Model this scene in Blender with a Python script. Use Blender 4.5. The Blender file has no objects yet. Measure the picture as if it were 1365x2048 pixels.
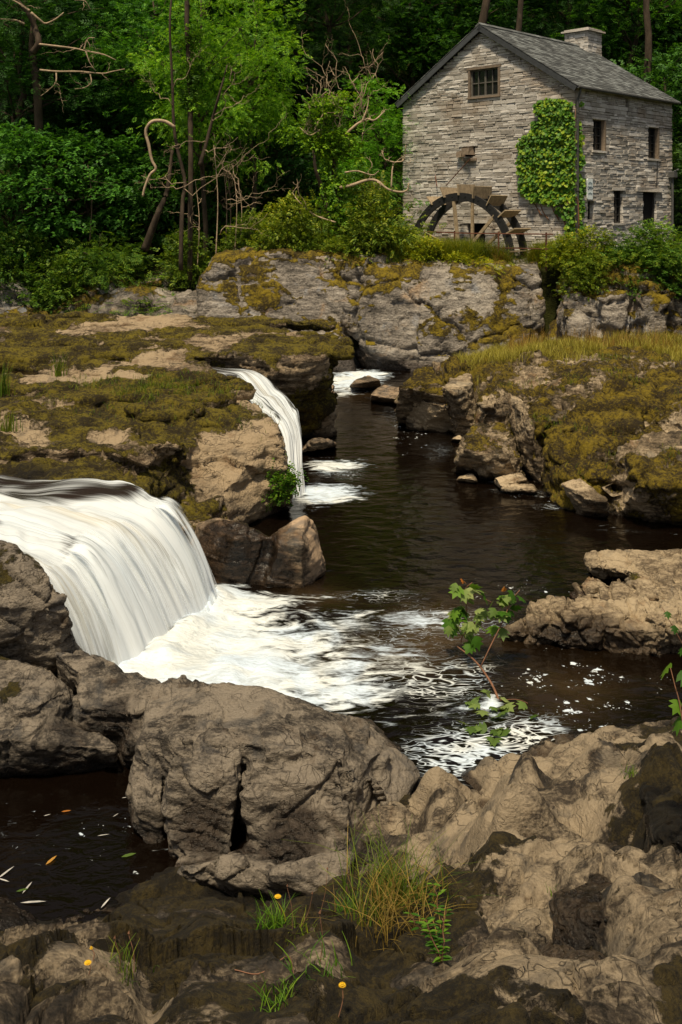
import bpy, bmesh, math, random
import numpy as np
from mathutils import Vector, Matrix

scene = bpy.context.scene
COL = scene.collection
# ---------------------------------------------------------------- camera, sky, sun, exposure
F, HZ, CX, CZ = 1991.0, 420.0, 682.5, 6.0        # focal length and horizon in photo pixels, eye height above the river
cam_d = bpy.data.cameras.new('camera')
cam = bpy.data.objects.new('camera', cam_d); COL.objects.link(cam)
cam.location = (0, 0, CZ); cam.rotation_euler = (math.radians(90), 0, 0)
cam_d.sensor_fit = 'VERTICAL'; cam_d.sensor_height = 36.0; cam_d.sensor_width = 24.0
cam_d.lens = 36.0 * F / 2048.0
cam_d.shift_y = -(1024.0 - HZ) / 2048.0
cam_d.clip_start = 0.05; cam_d.clip_end = 900
scene.camera = cam

SUN_DIR = Vector((-0.13, -0.40, 0.90)).normalized()      # towards the sun
world = bpy.data.worlds.new('World'); scene.world = world; world.use_nodes = True
wn = world.node_tree; wn.nodes.clear()
sky = wn.nodes.new('ShaderNodeTexSky'); sky.sky_type = 'NISHITA'; sky.sun_disc = False
sky.sun_elevation = math.asin(SUN_DIR.z); sky.sun_rotation = math.atan2(SUN_DIR.x, SUN_DIR.y)
sky.dust_density = 4.0; sky.air_density = 1.0; sky.ozone_density = 1.0
hs = wn.nodes.new('ShaderNodeHueSaturation'); hs.inputs['Saturation'].default_value = 0.22
bgn = wn.nodes.new('ShaderNodeBackground'); bgn.inputs['Strength'].default_value = 0.062
won = wn.nodes.new('ShaderNodeOutputWorld')
wn.links.new(sky.outputs[0], hs.inputs['Color']); wn.links.new(hs.outputs[0], bgn.inputs['Color'])
wn.links.new(bgn.outputs[0], won.inputs['Surface'])
sl = bpy.data.lights.new('sun', 'SUN'); sl.energy = 4.3; sl.angle = math.radians(6); sl.color = (1.0, 0.83, 0.57)
sun = bpy.data.objects.new('sun', sl); COL.objects.link(sun)
sun.location = (-20, -20, 60); sun.rotation_euler = SUN_DIR.to_track_quat('Z', 'Y').to_euler()
vs = scene.view_settings
vs.view_transform = 'Standard'; vs.look = 'None'; vs.exposure = 0.10; vs.gamma = 1.0; vs.use_curve_mapping = False
scene.cycles.use_denoising = True
scene.cycles.max_bounces = 6; scene.cycles.diffuse_bounces = 3; scene.cycles.glossy_bounces = 3
scene.cycles.transmission_bounces = 4; scene.cycles.transparent_max_bounces = 12

# ---------------------------------------------------------------- points, noise
def P(px, py, d):
    return np.array([(px - CX) / F * d, d, CZ - (py - HZ) / F * d])
def PZ(px, py, z):
    return P(px, py, (CZ - z) * F / (py - HZ))
def proj(V):
    return CX + V[:, 0] / V[:, 1] * F, HZ + (CZ - V[:, 2]) / V[:, 1] * F

rs = np.random.RandomState(7)
random.seed(11)
TAB = rs.uniform(-1, 1, (64, 64, 64)).astype(np.float32)
JIT = rs.uniform(0, 1, (32, 32, 32, 3)).astype(np.float32)
CID = rs.uniform(-1, 1, (32, 32, 32)).astype(np.float32)
def noise(Q, s=0):
    Q = np.asarray(Q, np.float32) + s * 7.31
    i = np.floor(Q).astype(np.int32); f = Q - i
    u = f * f * f * (f * (f * 6 - 15) + 10)
    i0 = i & 63; i1 = (i + 1) & 63
    x0, y0, z0 = i0[..., 0], i0[..., 1], i0[..., 2]; x1, y1, z1 = i1[..., 0], i1[..., 1], i1[..., 2]
    ux, uy, uz = u[..., 0], u[..., 1], u[..., 2]
    a = TAB[x0, y0, z0] * (1 - ux) + TAB[x1, y0, z0] * ux
    b = TAB[x0, y1, z0] * (1 - ux) + TAB[x1, y1, z0] * ux
    c = TAB[x0, y0, z1] * (1 - ux) + TAB[x1, y0, z1] * ux
    e = TAB[x0, y1, z1] * (1 - ux) + TAB[x1, y1, z1] * ux
    return (a * (1 - uy) + b * uy) * (1 - uz) + (c * (1 - uy) + e * uy) * uz
def fbm(Q, octv=4, gain=0.5, s=0):
    Q = np.asarray(Q, np.float32); t = 0; a = 1.0
    for k in range(octv):
        t = t + a * noise(Q * (2.03 ** k), s + k); a *= gain
    return t
def billow(Q, octv=3, gain=0.5, s=0):
    Q = np.asarray(Q, np.float32); t = 0; a = 1.0
    for k in range(octv):
        t = t + a * np.abs(noise(Q * (2.03 ** k), s + k)); a *= gain
    return t
def voro(Q, s=0):
    Q = np.asarray(Q, np.float32) + s * 3.17
    i = np.floor(Q).astype(np.int32); f = Q - i
    n = len(Q); f1 = np.full(n, 9, np.float32); f2 = np.full(n, 9, np.float32); cid = np.zeros(n, np.float32)
    for dx in (-1, 0, 1):
        for dy in (-1, 0, 1):
            for dz in (-1, 0, 1):
                k = (i + (dx, dy, dz)) & 31
                j = JIT[k[:, 0], k[:, 1], k[:, 2]] + np.array((dx, dy, dz), np.float32) - f
                d = np.sqrt((j * j).sum(1))
                near = d < f1
                f2 = np.where(near, f1, np.minimum(f2, d))
                cid = np.where(near, CID[k[:, 0], k[:, 1], k[:, 2]], cid)
                f1 = np.where(near, d, f1)
    return f1, f2, cid
GV = rs.uniform(-1, 1, (32, 32, 32, 3)).astype(np.float32)
def facets(Q, s=0):
    """every voronoi cell a plane of its own height and tilt: broken angular faces; also the distance to the nearest joint"""
    Q = np.asarray(Q, np.float32) + s * 3.17
    i = np.floor(Q).astype(np.int32); f = Q - i
    n = len(Q); f1 = np.full(n, 9, np.float32); f2 = np.full(n, 9, np.float32); val = np.zeros(n, np.float32)
    for dx in (-1, 0, 1):
        for dy in (-1, 0, 1):
            for dz in (-1, 0, 1):
                k = (i + (dx, dy, dz)) & 31; kx, ky, kz = k[:, 0], k[:, 1], k[:, 2]
                j = JIT[kx, ky, kz] + np.array((dx, dy, dz), np.float32) - f
                d = np.sqrt((j * j).sum(1)); near = d < f1
                f2 = np.where(near, f1, np.minimum(f2, d))
                val = np.where(near, 0.45 * CID[kx, ky, kz] - (GV[kx, ky, kz] * j).sum(1), val); f1 = np.where(near, d, f1)
    return val, f2 - f1
def sstep(a, b, x):
    t = np.clip((x - a) / (b - a), 0, 1)
    return t * t * (3 - 2 * t)

# ---------------------------------------------------------------- mesh helpers
def link(o, parent=None, label=None, cat=None, group=None, kind=None):
    COL.objects.link(o)
    if parent is not None: o.parent = parent
    if label: o['label'] = label
    if cat: o['category'] = cat
    if group: o['group'] = group
    if kind: o['kind'] = kind
    return o
def raw_mesh(name, V, Fc, smooth=True):
    """V (n,3); Fc an (m,k) int array or a list of tuples"""
    me = bpy.data.meshes.new(name)
    V = np.asarray(V, np.float32)
    if isinstance(Fc, np.ndarray):
        m, k = Fc.shape
        me.vertices.add(len(V)); me.vertices.foreach_set('co', V.ravel())
        me.loops.add(m * k); me.loops.foreach_set('vertex_index', Fc.astype(np.int32).ravel())
        me.polygons.add(m); me.polygons.foreach_set('loop_start', np.arange(m, dtype=np.int32) * k)
        me.polygons.foreach_set('loop_total', np.full(m, k, np.int32))
        me.update(calc_edges=True)
    else:
        me.from_pydata([tuple(v) for v in V.tolist()], [], [tuple(int(q) for q in f) for f in Fc]); me.update()
    me.polygons.foreach_set('use_smooth', np.full(len(me.polygons), smooth))
    return me
def put(name, V, Fc, mat, parent=None, smooth=True, base=None, attrs=None, **kw):
    V = np.asarray(V, float)
    loc = None
    if parent is None:
        loc = np.array(base if base is not None else ((V[:, 0].min() + V[:, 0].max()) / 2, (V[:, 1].min() + V[:, 1].max()) / 2, V[:, 2].min()))
        V = V - loc
    elif base is not None:
        V = V - np.array(base)
    me = raw_mesh(name, V, Fc, smooth)
    if mat is not None: me.materials.append(mat)
    for k, a in (attrs or {}).items():
        at = me.attributes.new(k, 'FLOAT', 'POINT'); at.data.foreach_set('value', np.asarray(a, np.float32))
    o = bpy.data.objects.new(name, me)
    link(o, parent, **kw)
    if loc is not None: o.location = loc
    return o
def empty(name, loc, rz=0, **kw):
    o = bpy.data.objects.new(name, None); o.location = loc; o.rotation_euler = (0, 0, rz); o.empty_display_size = 0.2
    return link(o, **kw)
def grid_faces(nu, nv):
    i = np.arange(nu - 1)[:, None] * nv + np.arange(nv - 1)[None, :]
    i = i.ravel()
    return np.stack([i, i + nv, i + nv + 1, i + 1], 1)
def tube(pts, rad, sides=6):
    pts = np.asarray(pts, float); n = len(pts)
    rad = np.broadcast_to(np.asarray(rad, float), (n,))
    t = np.gradient(pts, axis=0); t /= np.linalg.norm(t, axis=1)[:, None] + 1e-9
    up = np.array([0.13, 0.31, 0.94]); V = []
    a = np.cross(t, up); bad = np.linalg.norm(a, axis=1) < 0.15
    a[bad] = np.cross(t[bad], [1.0, 0.1, 0]); a /= np.linalg.norm(a, axis=1)[:, None]
    b = np.cross(t, a)
    ang = np.arange(sides) / sides * 2 * np.pi
    V = pts[:, None] + rad[:, None, None] * (np.cos(ang)[None, :, None] * a[:, None] + np.sin(ang)[None, :, None] * b[:, None])
    V = V.reshape(-1, 3)
    f = []
    for i in range(n - 1):
        for k in range(sides):
            k2 = (k + 1) % sides
            f.append((i * sides + k, i * sides + k2, (i + 1) * sides + k2, (i + 1) * sides + k))
    return V, np.array(f)
class MB:
    def __init__(s): s.V = []; s.F = []; s.n = 0
    def add(s, V, Fc):
        V = np.asarray(V, float); s.V.append(V); s.F.extend([tuple(int(q) + s.n for q in f) for f in Fc]); s.n += len(V); return s
    def tube(s, pts, rad, sides=6):
        V, f = tube(pts, rad, sides); s.add(V, f)
        s.F.append(tuple(s.n - sides + k for k in range(sides))); s.F.append(tuple(s.n - len(V) + k for k in reversed(range(sides)))); return s
    def box(s, c, half, R=None, jit=0.0):
        V = np.array([(x, y, z) for x in (-1, 1) for y in (-1, 1) for z in (-1, 1)], float) * np.asarray(half, float)
        if jit: V = V + rs.uniform(-jit, jit, V.shape)
        if R is not None: V = V @ np.asarray(R, float).T
        return s.add(V + np.asarray(c, float), [(0, 1, 3, 2), (4, 6, 7, 5), (0, 4, 5, 1), (2, 3, 7, 6), (0, 2, 6, 4), (1, 5, 7, 3)])
    def build(s, name, mat, parent=None, smooth=False, **kw):
        return put(name, np.concatenate(s.V), s.F, mat, parent, smooth, **kw)
def catmull(pts, n):
    pts = np.asarray(pts, float); m = len(pts)
    q = np.concatenate([[2 * pts[0] - pts[1]], pts, [2 * pts[-1] - pts[-2]]])
    t = np.linspace(0, m - 1 - 1e-6, n); i = t.astype(int); f = (t - i)[:, None]
    p0, p1, p2, p3 = q[i], q[i + 1], q[i + 2], q[i + 3]
    return 0.5 * (2 * p1 + (p2 - p0) * f + (2 * p0 - 5 * p1 + 4 * p2 - p3) * f ** 2 + (3 * p1 - p0 - 3 * p2 + p3) * f ** 3)

# ---------------------------------------------------------------- materials
def mat_new(name):
    m = bpy.data.materials.new(name); m.use_nodes = True
    nt = m.node_tree; nt.nodes.clear()
    return m, nt
class NT:
    """small node-tree writer"""
    def __init__(s, nt): s.nt = nt
    def n(s, typ, **props):
        nd = s.nt.nodes.new(typ)
        for k, v in props.items(): setattr(nd, k, v)
        return nd
    def inp(s, sock, v):
        if hasattr(v, 'is_output') or isinstance(v, bpy.types.NodeSocket): s.nt.links.new(v, sock)
        elif isinstance(v, (tuple, list)): sock.default_value = tuple(v) + ((1.0,) if len(v) == 3 and len(sock.default_value) == 4 else ())
        else: sock.default_value = v
    def noise(s, vec, scale, detail=4, rough=0.55, dist=0.0):
        nd = s.n('ShaderNodeTexNoise'); s.inp(nd.inputs['Vector'], vec); nd.inputs['Scale'].default_value = scale
        nd.inputs['Detail'].default_value = detail; nd.inputs['Roughness'].default_value = rough; nd.inputs['Distortion'].default_value = dist
        return nd.outputs['Fac']
    def voro(s, vec, scale, feature='F1'):
        nd = s.n('ShaderNodeTexVoronoi', feature=feature); s.inp(nd.inputs['Vector'], vec); nd.inputs['Scale'].default_value = scale
        return nd.outputs['Distance']
    def math(s, op, a, b=0.5, clamp=False):
        nd = s.n('ShaderNodeMath', operation=op, use_clamp=clamp); s.inp(nd.inputs[0], a); s.inp(nd.inputs[1], b); return nd.outputs[0]
    def step(s, x, a, b):
        nd = s.n('ShaderNodeMapRange', interpolation_type='SMOOTHSTEP'); s.inp(nd.inputs[0], x)
        s.inp(nd.inputs[1], a); s.inp(nd.inputs[2], b); nd.inputs[3].default_value = 0; nd.inputs[4].default_value = 1
        return nd.outputs[0]
    def mix(s, f, a, b, mode='MIX'):
        nd = s.n('ShaderNodeMix', data_type='RGBA', blend_type=mode); s.inp(nd.inputs[0], f); s.inp(nd.inputs[6], a); s.inp(nd.inputs[7], b)
        return nd.outputs[2]
    def ramp(s, f, stops):
        nd = s.n('ShaderNodeValToRGB'); s.inp(nd.inputs[0], f); e = nd.color_ramp.elements
        e[0].position, e[1].position = stops[0][0], stops[-1][0]
        e[0].color, e[1].color = (*stops[0][1], 1), (*stops[-1][1], 1)
        for p, c in stops[1:-1]:
            x = e.new(p); x.color = (*c, 1)
        return nd.outputs[0]
    def attr(s, name): 
        nd = s.n('ShaderNodeAttribute', attribute_name=name); return nd.outputs['Fac']
    def pos(s): return s.n('ShaderNodeNewGeometry').outputs['Position']
    def map(s, vec, scale=(1, 1, 1), rot=(0, 0, 0)):
        nd = s.n('ShaderNodeMapping'); s.inp(nd.inputs[0], vec); nd.inputs['Scale'].default_value = scale; nd.inputs['Rotation'].default_value = rot
        return nd.outputs[0]
    def bump(s, h, strength, dist=0.05, normal=None):
        nd = s.n('ShaderNodeBump'); s.inp(nd.inputs['Height'], h); nd.inputs['Strength'].default_value = strength; nd.inputs['Distance'].default_value = dist
        if normal is not None: s.inp(nd.inputs['Normal'], normal)
        return nd.outputs[0]
    def out(s, shader):
        o = s.n('ShaderNodeOutputMaterial'); s.nt.links.new(shader, o.inputs['Surface'])
    def bsdf(s, color, rough=0.8, normal=None, spec=0.3, **kw):
        nd = s.n('ShaderNodeBsdfPrincipled'); s.inp(nd.inputs['Base Color'], color); s.inp(nd.inputs['Roughness'], rough)
        s.inp(nd.inputs['Specular IOR Level'], spec)
        if normal is not None: s.inp(nd.inputs['Normal'], normal)
        for k, v in kw.items(): s.inp(nd.inputs[k], v)
        return nd.outputs[0]

def rock_mat(name, dark, mid, light, moss_a=(0.035, 0.028, 0.006), moss_b=(0.13, 0.105, 0.012), sc=1.0, tilt=(0.1, 0.15, 0), lichen=0.25, strat=0.5, bump=0.6, speck=0.5, moss_rough=1.0):
    m, nt = mat_new(name); t = NT(nt); p = t.pos()
    pm = t.map(p, (1, 1, 5), tilt)
    n1 = t.noise(p, 0.9 * sc, 6, 0.6, 0.4); n2 = t.noise(pm, 2.2 * sc, 8, 0.68, 0.15); n3 = t.noise(p, 20 * sc, 8, 0.72)
    f = t.math('ADD', t.math('MULTIPLY', n1, 0.55), t.math('MULTIPLY', n2, 0.45 + 0.3 * strat))
    f = t.math('ADD', f, t.math('MULTIPLY', t.math('SUBTRACT', n3, 0.5), 0.45))
    f = t.math('ADD', f, t.math('MULTIPLY', t.math('SUBTRACT', t.noise(t.map(p, (0.5, 2.6, 5), (tilt[0], tilt[1], 0.6)), 2.4 * sc, 6, 0.7, 0.9), 0.5), 0.5))
    f = t.math('ADD', f, t.math('MULTIPLY', t.attr('pale'), 0.36))
    col = t.ramp(f, [(0.42, dark), (0.56, mid), (0.74, light)])
    iron = t.step(t.noise(p, 1.7 * sc, 5, 0.6, 0.8), 0.56, 0.74)
    col = t.mix(t.math('MULTIPLY', iron, 0.65), col, (mid[0] * 1.35, mid[1] * 0.95, mid[2] * 0.55))
    gre = t.step(t.noise(p, 1.1 * sc, 4, 0.6, 1.2), 0.55, 0.68)
    col = t.mix(t.math('MULTIPLY', gre, 0.55), col, (mid[0] * 0.85, mid[1] * 1.08, mid[2] * 1.5))
    lic = t.step(t.noise(p, 9 * sc, 5, 0.7), 0.63, 0.70)
    col = t.mix(t.math('MULTIPLY', lic, lichen), col, (min(1, light[0] * 1.25), min(1, light[1] * 1.3), min(1, light[2] * 1.35)))
    blk = t.step(t.noise(p, 22 * sc, 4, 0.7), 0.60, 0.72)
    col = t.mix(t.math('MULTIPLY', blk, speck), col, (dark[0] * 0.5, dark[1] * 0.5, dark[2] * 0.5))
    # thin dark joints
    def iso(vec, scale, w, dist):
        return t.math('SUBTRACT', 1.0, t.step(t.math('ABSOLUTE', t.math('SUBTRACT', t.noise(vec, scale, 3, 0.55, dist), 0.5)), 0.0, w))
    crk = t.math('MAXIMUM', t.math('MULTIPLY', iso(t.map(p, (1, 1, 3.5), tilt), 1.3 * sc, 0.010, 0.3), t.step(t.noise(p, 0.7 * sc, 2), 0.42, 0.58)),
                 t.math('MULTIPLY', iso(t.map(p, (1.4, 0.5, 0.8), (0.3, 0.9, 0.4)), 1.9 * sc, 0.008, 0.5), t.step(t.noise(p, 0.9 * sc, 2, 0.5, 1), 0.5, 0.62)))
    col = t.mix(t.math('MULTIPLY', crk, 0.5), col, (dark[0] * 0.4, dark[1] * 0.4, dark[2] * 0.4))
    # moss
    ms = t.math('ADD', t.attr('moss'), t.math('MULTIPLY', t.math('SUBTRACT', t.noise(p, 7 * sc, 6, 0.7), 0.5), 1.1))
    mf = t.step(ms, 0.44, 0.58)
    mcol = t.mix(t.step(t.math('ADD', t.math('MULTIPLY', t.noise(p, 2.4 * sc, 6, 0.7), 0.55), t.math('MULTIPLY', t.noise(p, 20 * sc, 4, 0.75), 0.45)), 0.43, 0.60), moss_a, moss_b)
    col = t.mix(mf, col, mcol)
    wet = t.step(t.math('ADD', t.attr('wet'), t.math('MULTIPLY', t.math('SUBTRACT', t.noise(p, 5 * sc, 4), 0.5), 0.5)), 0.35, 0.75)
    col = t.mix(wet, col, t.mix(1.0, col, (0.26, 0.235, 0.225), 'MULTIPLY'))
    rough = t.math('SUBTRACT', t.math('ADD', 0.52, t.math('MULTIPLY', t.math('ADD', n3, mf), 0.3)), t.math('MULTIPLY', wet, 0.38))
    h = t.math('ADD', t.math('MULTIPLY', n2, 0.6), t.math('MULTIPLY', n3, 0.5))
    h = t.math('SUBTRACT', h, t.math('MULTIPLY', crk, 0.35))
    h = t.math('SUBTRACT', h, t.math('MULTIPLY', t.voro(p, 21 * sc), 0.28))
    h = t.math('ADD', h, t.math('MULTIPLY', t.noise(pm, 30 * sc, 4, 0.7), 0.22))
    h = t.math('ADD', h, t.math('MULTIPLY', mf, t.math('MULTIPLY', t.math('ADD', t.noise(p, 55 * sc, 3, 0.8), t.noise(p, 16 * sc, 4, 0.7)), 0.9 * moss_rough)))
    t.out(t.bsdf(col, rough, t.bump(h, bump, 0.07 / sc), 0.35))
    return m

def flat_mat(name, col, rough=0.8, var=0.35, sc=6.0, bump=0.3, spec=0.3, metallic=0.0, stretch=(1, 1, 1)):
    m, nt = mat_new(name); t = NT(nt); p = t.map(t.pos(), stretch)
    f = t.noise(p, sc, 5, 0.65)
    oi = t.n('ShaderNodeObjectInfo').outputs['Random']
    f2 = t.math('ADD', f, t.math('MULTIPLY', t.math('SUBTRACT', oi, 0.5), 0.3))
    c = t.ramp(f2, [(0.3, tuple(x * (1 - var) for x in col)), (0.7, tuple(min(1, x * (1 + var)) for x in col))])
    t.out(t.bsdf(c, rough, t.bump(f, bump, 0.02), spec, Metallic=metallic))
    return m

def leaf_mat(name, a, b, c, trans=0.35, rough=0.55, spec=0.25, objcol=False):
    m, nt = mat_new(name); t = NT(nt)
    g = t.n('ShaderNodeNewGeometry'); oi = t.n('ShaderNodeObjectInfo')
    r = t.math('FRACT', t.math('ADD', g.outputs['Random Per Island'], oi.outputs['Random']))
    n = t.noise(g.outputs['Position'], 0.55, 3, 0.6)
    f = t.math('ADD', t.math('MULTIPLY', r, 0.55), t.math('MULTIPLY', n, 0.6))
    col = t.ramp(f, [(0.22, a), (0.58, b), (0.92, c)])
    if objcol: col = t.mix(1.0, col, oi.outputs['Color'], 'MULTIPLY')
    sh = t.bsdf(col, rough, None, spec)
    tr = t.n('ShaderNodeBsdfTranslucent'); t.inp(tr.inputs['Color'], t.mix(1.0, col, (1.3, 1.25, 0.6), 'MULTIPLY'))
    mx = t.n('ShaderNodeMixShader'); mx.inputs[0].default_value = trans
    nt.links.new(sh, mx.inputs[1]); nt.links.new(tr.outputs[0], mx.inputs[2]); t.out(mx.outputs[0])
    return m

# ---------------------------------------------------------------- rocks
def hull(pts):
    bm = bmesh.new()
    for p in pts: bm.verts.new(p)
    r = bmesh.ops.convex_hull(bm, input=bm.verts[:])
    dead = list({g for g in r['geom_interior'] + r['geom_unused'] if isinstance(g, bmesh.types.BMVert)})
    if dead: bmesh.ops.delete(bm, geom=dead, context='VERTS')
    bm.verts.index_update()
    V = np.array([v.co[:] for v in bm.verts]); Fc = [tuple(v.index for v in f.verts) for f in bm.faces]
    bm.free(); return V, Fc
def H(top, zb=None, spread=0.0, base=None, back=None, drop=0.0):
    """a solid from points (px, py, z): its top points, dropped to zb (moved outward by spread), and extra base points"""
    A = [PZ(*p) if len(p) == 3 else np.array(p[1:], float) for p in top]
    pts = list(A)
    if zb is not None:
        c = np.mean(A, 0)
        for a in A:
            q = a + (a - c) * spread; pts.append(np.array([q[0], q[1], zb]))
    if drop:
        for a in A: pts.append(a - np.array([0, 0, drop]))
    for p in base or []: pts.append(PZ(*p) if len(p) == 3 else np.array(p[1:], float))
    if back:
        for a in list(A): pts.append(a + np.array(back, float))
    return hull(pts)
def W(x, y, z): return ('w', x, y, z)
def remesh(solids, vox, smooth=4, sfac=0.5):
    mb = MB()
    for V, Fc in solids: mb.add(V, Fc)
    me = bpy.data.meshes.new('tmp'); me.from_pydata([tuple(v) for v in np.concatenate(mb.V).tolist()], [], mb.F); me.update()
    o = bpy.data.objects.new('tmp', me); COL.objects.link(o)
    r = o.modifiers.new('r', 'REMESH'); r.mode = 'VOXEL'; r.voxel_size = vox; r.use_smooth_shade = True
    s = o.modifiers.new('s', 'SMOOTH'); s.factor = sfac; s.iterations = smooth
    dg = bpy.context.evaluated_depsgraph_get(); ev = o.evaluated_get(dg); m2 = ev.to_mesh()
    V = np.empty(len(m2.vertices) * 3, np.float32); m2.vertices.foreach_get('co', V); V = V.reshape(-1, 3)
    lt = np.empty(len(m2.polygons), np.int32); m2.polygons.foreach_get('loop_total', lt)
    li = np.empty(len(m2.loops), np.int32); m2.loops.foreach_get('vertex_index', li)
    ev.to_mesh_clear(); bpy.data.objects.remove(o); bpy.data.meshes.remove(me)
    if (lt == 4).all(): Fq = li.reshape(-1, 4)
    else:
        Fq = []; k = 0
        for n in lt: Fq.append(tuple(li[k:k + n])); k += n
    return V, Fq
def vnormals(V, Fq):
    if isinstance(Fq, np.ndarray):
        a, b, c, d = (V[Fq[:, k]] for k in range(4)); fn = np.cross(c - a, d - b)
        N = np.zeros_like(V)
        for k in range(4):
            for ax in range(3): N[:, ax] += np.bincount(Fq[:, k], fn[:, ax], len(V))
    else:
        N = np.zeros_like(V)
        for f in Fq:
            n = np.cross(V[f[1]] - V[f[0]], V[f[2]] - V[f[0]])
            for q in f: N[q] += n
    return N / (np.linalg.norm(N, axis=1)[:, None] + 1e-12)
def rot(ax, ay, az=0):
    return np.array((Matrix.Rotation(az, 3, 'Z') @ Matrix.Rotation(ay, 3, 'Y') @ Matrix.Rotation(ax, 3, 'X')))
def rock_disp(V, N, lump=0.10, lf=0.9, blocks=0.06, bs=(0.9, 0.9, 2.0), tilt=(0.08, 0.12), crack=0.05, strata=0.0, sf=3.0, fine=0.02, seed=0, cw=0.07, sub=0.5, iso=0.03, isf=1.0, grain=0.01, gf=2.0, facet=0.0, fs=(1, 1, 1.5), fcrack=0.3):
    R = rot(*tilt)
    Q = V @ R
    Qw = Q + 0.22 / bs[0] * np.stack([fbm(V * 1.3, 2, s=seed + 1), fbm(V * 1.3, 2, s=seed + 2), fbm(V * 1.3, 2, s=seed + 3) * 0.5], 1)
    d = lump * fbm(V * lf, 3, s=seed)
    if blocks or crack:
        f1, f2, cid = voro(Qw * np.array(bs), seed)
        e = f2 - f1
        d = d + blocks * cid * sstep(0, cw * 2, e) - crack * (1 - sstep(0, cw, e))
        if sub:
            f1, f2, cid = voro(Qw * np.array(bs) * 2.7, seed + 5)
            e = f2 - f1
            gate = sstep(-0.1, 0.3, fbm(V * 0.8, 2, s=seed + 9))
            d = d + sub * gate * (0.5 * blocks * cid * sstep(0, 0.12, e) - 0.5 * crack * (1 - sstep(0, cw * 1.2, e)))
    if facet:
        for k, (m, am) in enumerate(((1.0, 1.0), (2.6, .42))):
            val, e = facets((Qw @ rot(0, 0, k * .7)) * np.array(fs) * m, seed + 40 + 3 * k)
            d = d + facet * am * (val - fcrack * (1 - sstep(0, .06, e)))
    if iso:
        for k, (st, w) in enumerate((((1, 1, 2.2), .10), ((1.5, .6, .7), .08))):
            nn = fbm((V @ rot(tilt[0] + k, tilt[1] + .6 * k)) * np.array(st) * isf, 3, .45, s=seed + 30 + k); g = sstep(-.15, .25, noise(V * isf * .6, seed + 33 + k))
            d = d - iso * g * (1 - sstep(0, w, np.abs(nn))) + iso * .5 * g * np.sign(nn) * sstep(0, w * 1.5, np.abs(nn)) * (1 - sstep(w * 2, w * 6, np.abs(nn)))
    if grain:
        d = d + grain * fbm(Q * np.array((.6, 1.0, 4.5)) * gf, 4, .6, s=seed + 37)
    if strata:
        h = Q[:, 2] * sf + 0.8 * fbm(V * np.array((0.5, 0.5, 0.5)), 3, s=seed + 4)
        fr = h - np.floor(h)
        lay = TAB[np.floor(h).astype(int) & 63, 3, seed & 63]
        d = d + strata * (lay * 0.7 + 0.5 * sstep(0.0, 0.25, fr) - sstep(0.8, 1.0, fr) * 0.8) * (1 - 0.75 * np.abs(N[:, 2]))
    if fine:
        d = d + fine * fbm(V * 5.0 * np.array((1, 1, 2)), 4, 0.55, s=seed + 6) + fine * 0.8 * (billow(V * 2.6, 3, s=seed + 8) - 0.5)
    return d
def spots(V, lst):
    """sum of soft world-space spots given as (px, py, z or None, radius_m, value)"""
    t = np.zeros(len(V))
    for px, py, z, r, v in lst:
        c = PZ(px, py, z); q = ((V - c) ** 2).sum(1) / r ** 2
        t += v * np.exp(-q)
    return t
def blob(px, py, z, rx, ry, rz, seed=0):
    r = np.random.RandomState(seed); c = PZ(px, py, z); d = r.normal(0, 1, (40, 3)); d /= np.linalg.norm(d, axis=1)[:, None]
    return hull([c + q * np.array((rx, ry, rz)) * r.uniform(.85, 1.1) for q in d])
ROCKS = {}
def rock(name, solids, vox, mat, smooth=4, moss=0.0, moss_up=0.6, moss_spots=(), pale=(), wet=(), wetz=0.22, seed=0, attrs=None, label=None, cat='rock', kind=None, group=None, moss_f=0.8, mrel=0.0, **dk):
    V, Fq = remesh(solids, vox, smooth)
    N = vnormals(V, Fq)
    V = V + N * rock_disp(V, N, seed=seed, **dk)[:, None]
    N = vnormals(V, Fq)
    ms = moss + moss_up * (sstep(0.1, 0.9, N[:, 2]) - 0.5) + 0.55 * fbm(V * moss_f, 3, s=seed + 20) + spots(V, moss_spots)
    if mrel:
        V = V + N * (mrel * sstep(.38, .62, ms + .3 * fbm(V * 3, 3, s=seed + 25)) * (.35 + 1.3 * billow(V * 3.5, 3, .55, s=seed + 26)))[:, None]
    wt = spots(V, wet) + (1 - sstep(0.0, wetz, V[:, 2] + 0.10 * fbm(V * 2, 2, s=5)))
    pl = spots(V, pale)
    ROCKS[name] = V
    return put(name, V, Fq, mat, attrs=dict(moss=ms, wet=wt, pale=pl), label=label, cat=cat, kind=kind, group=group)
# ================================================================ materials of the setting
M_FORE = rock_mat('foreground_rock', (0.009, 0.007, 0.005), (0.054, 0.041, 0.028), (0.285, 0.228, 0.155), (0.011, 0.008, 0.003), (0.060, 0.044, 0.012), sc=1.7, lichen=0.4, bump=0.9)
M_BIG = rock_mat('dark_river_rock', (0.009, 0.0075, 0.0065), (0.042, 0.035, 0.028), (0.22, 0.187, 0.147), (0.018, 0.016, 0.005), (0.075, 0.058, 0.01), sc=1.5, lichen=0.25, bump=0.9, tilt=(0.25, 0.35, 0), strat=1.0)
M_SHELF = rock_mat('ledge_rock', (0.018, 0.012, 0.008), (0.085, 0.058, 0.033), (0.34, 0.26, 0.165), (0.030, 0.021, 0.005), (0.20, 0.16, 0.014), sc=0.9, lichen=0.3, bump=0.95, strat=1.0)
M_CLIFF = rock_mat('cliff_rock', (0.075, 0.066, 0.056), (0.26, 0.23, 0.195), (0.46, 0.42, 0.36), (0.045, 0.032, 0.008), (0.27, 0.20, 0.014), sc=0.55, lichen=0.6, bump=0.8, strat=0.2)
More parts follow.
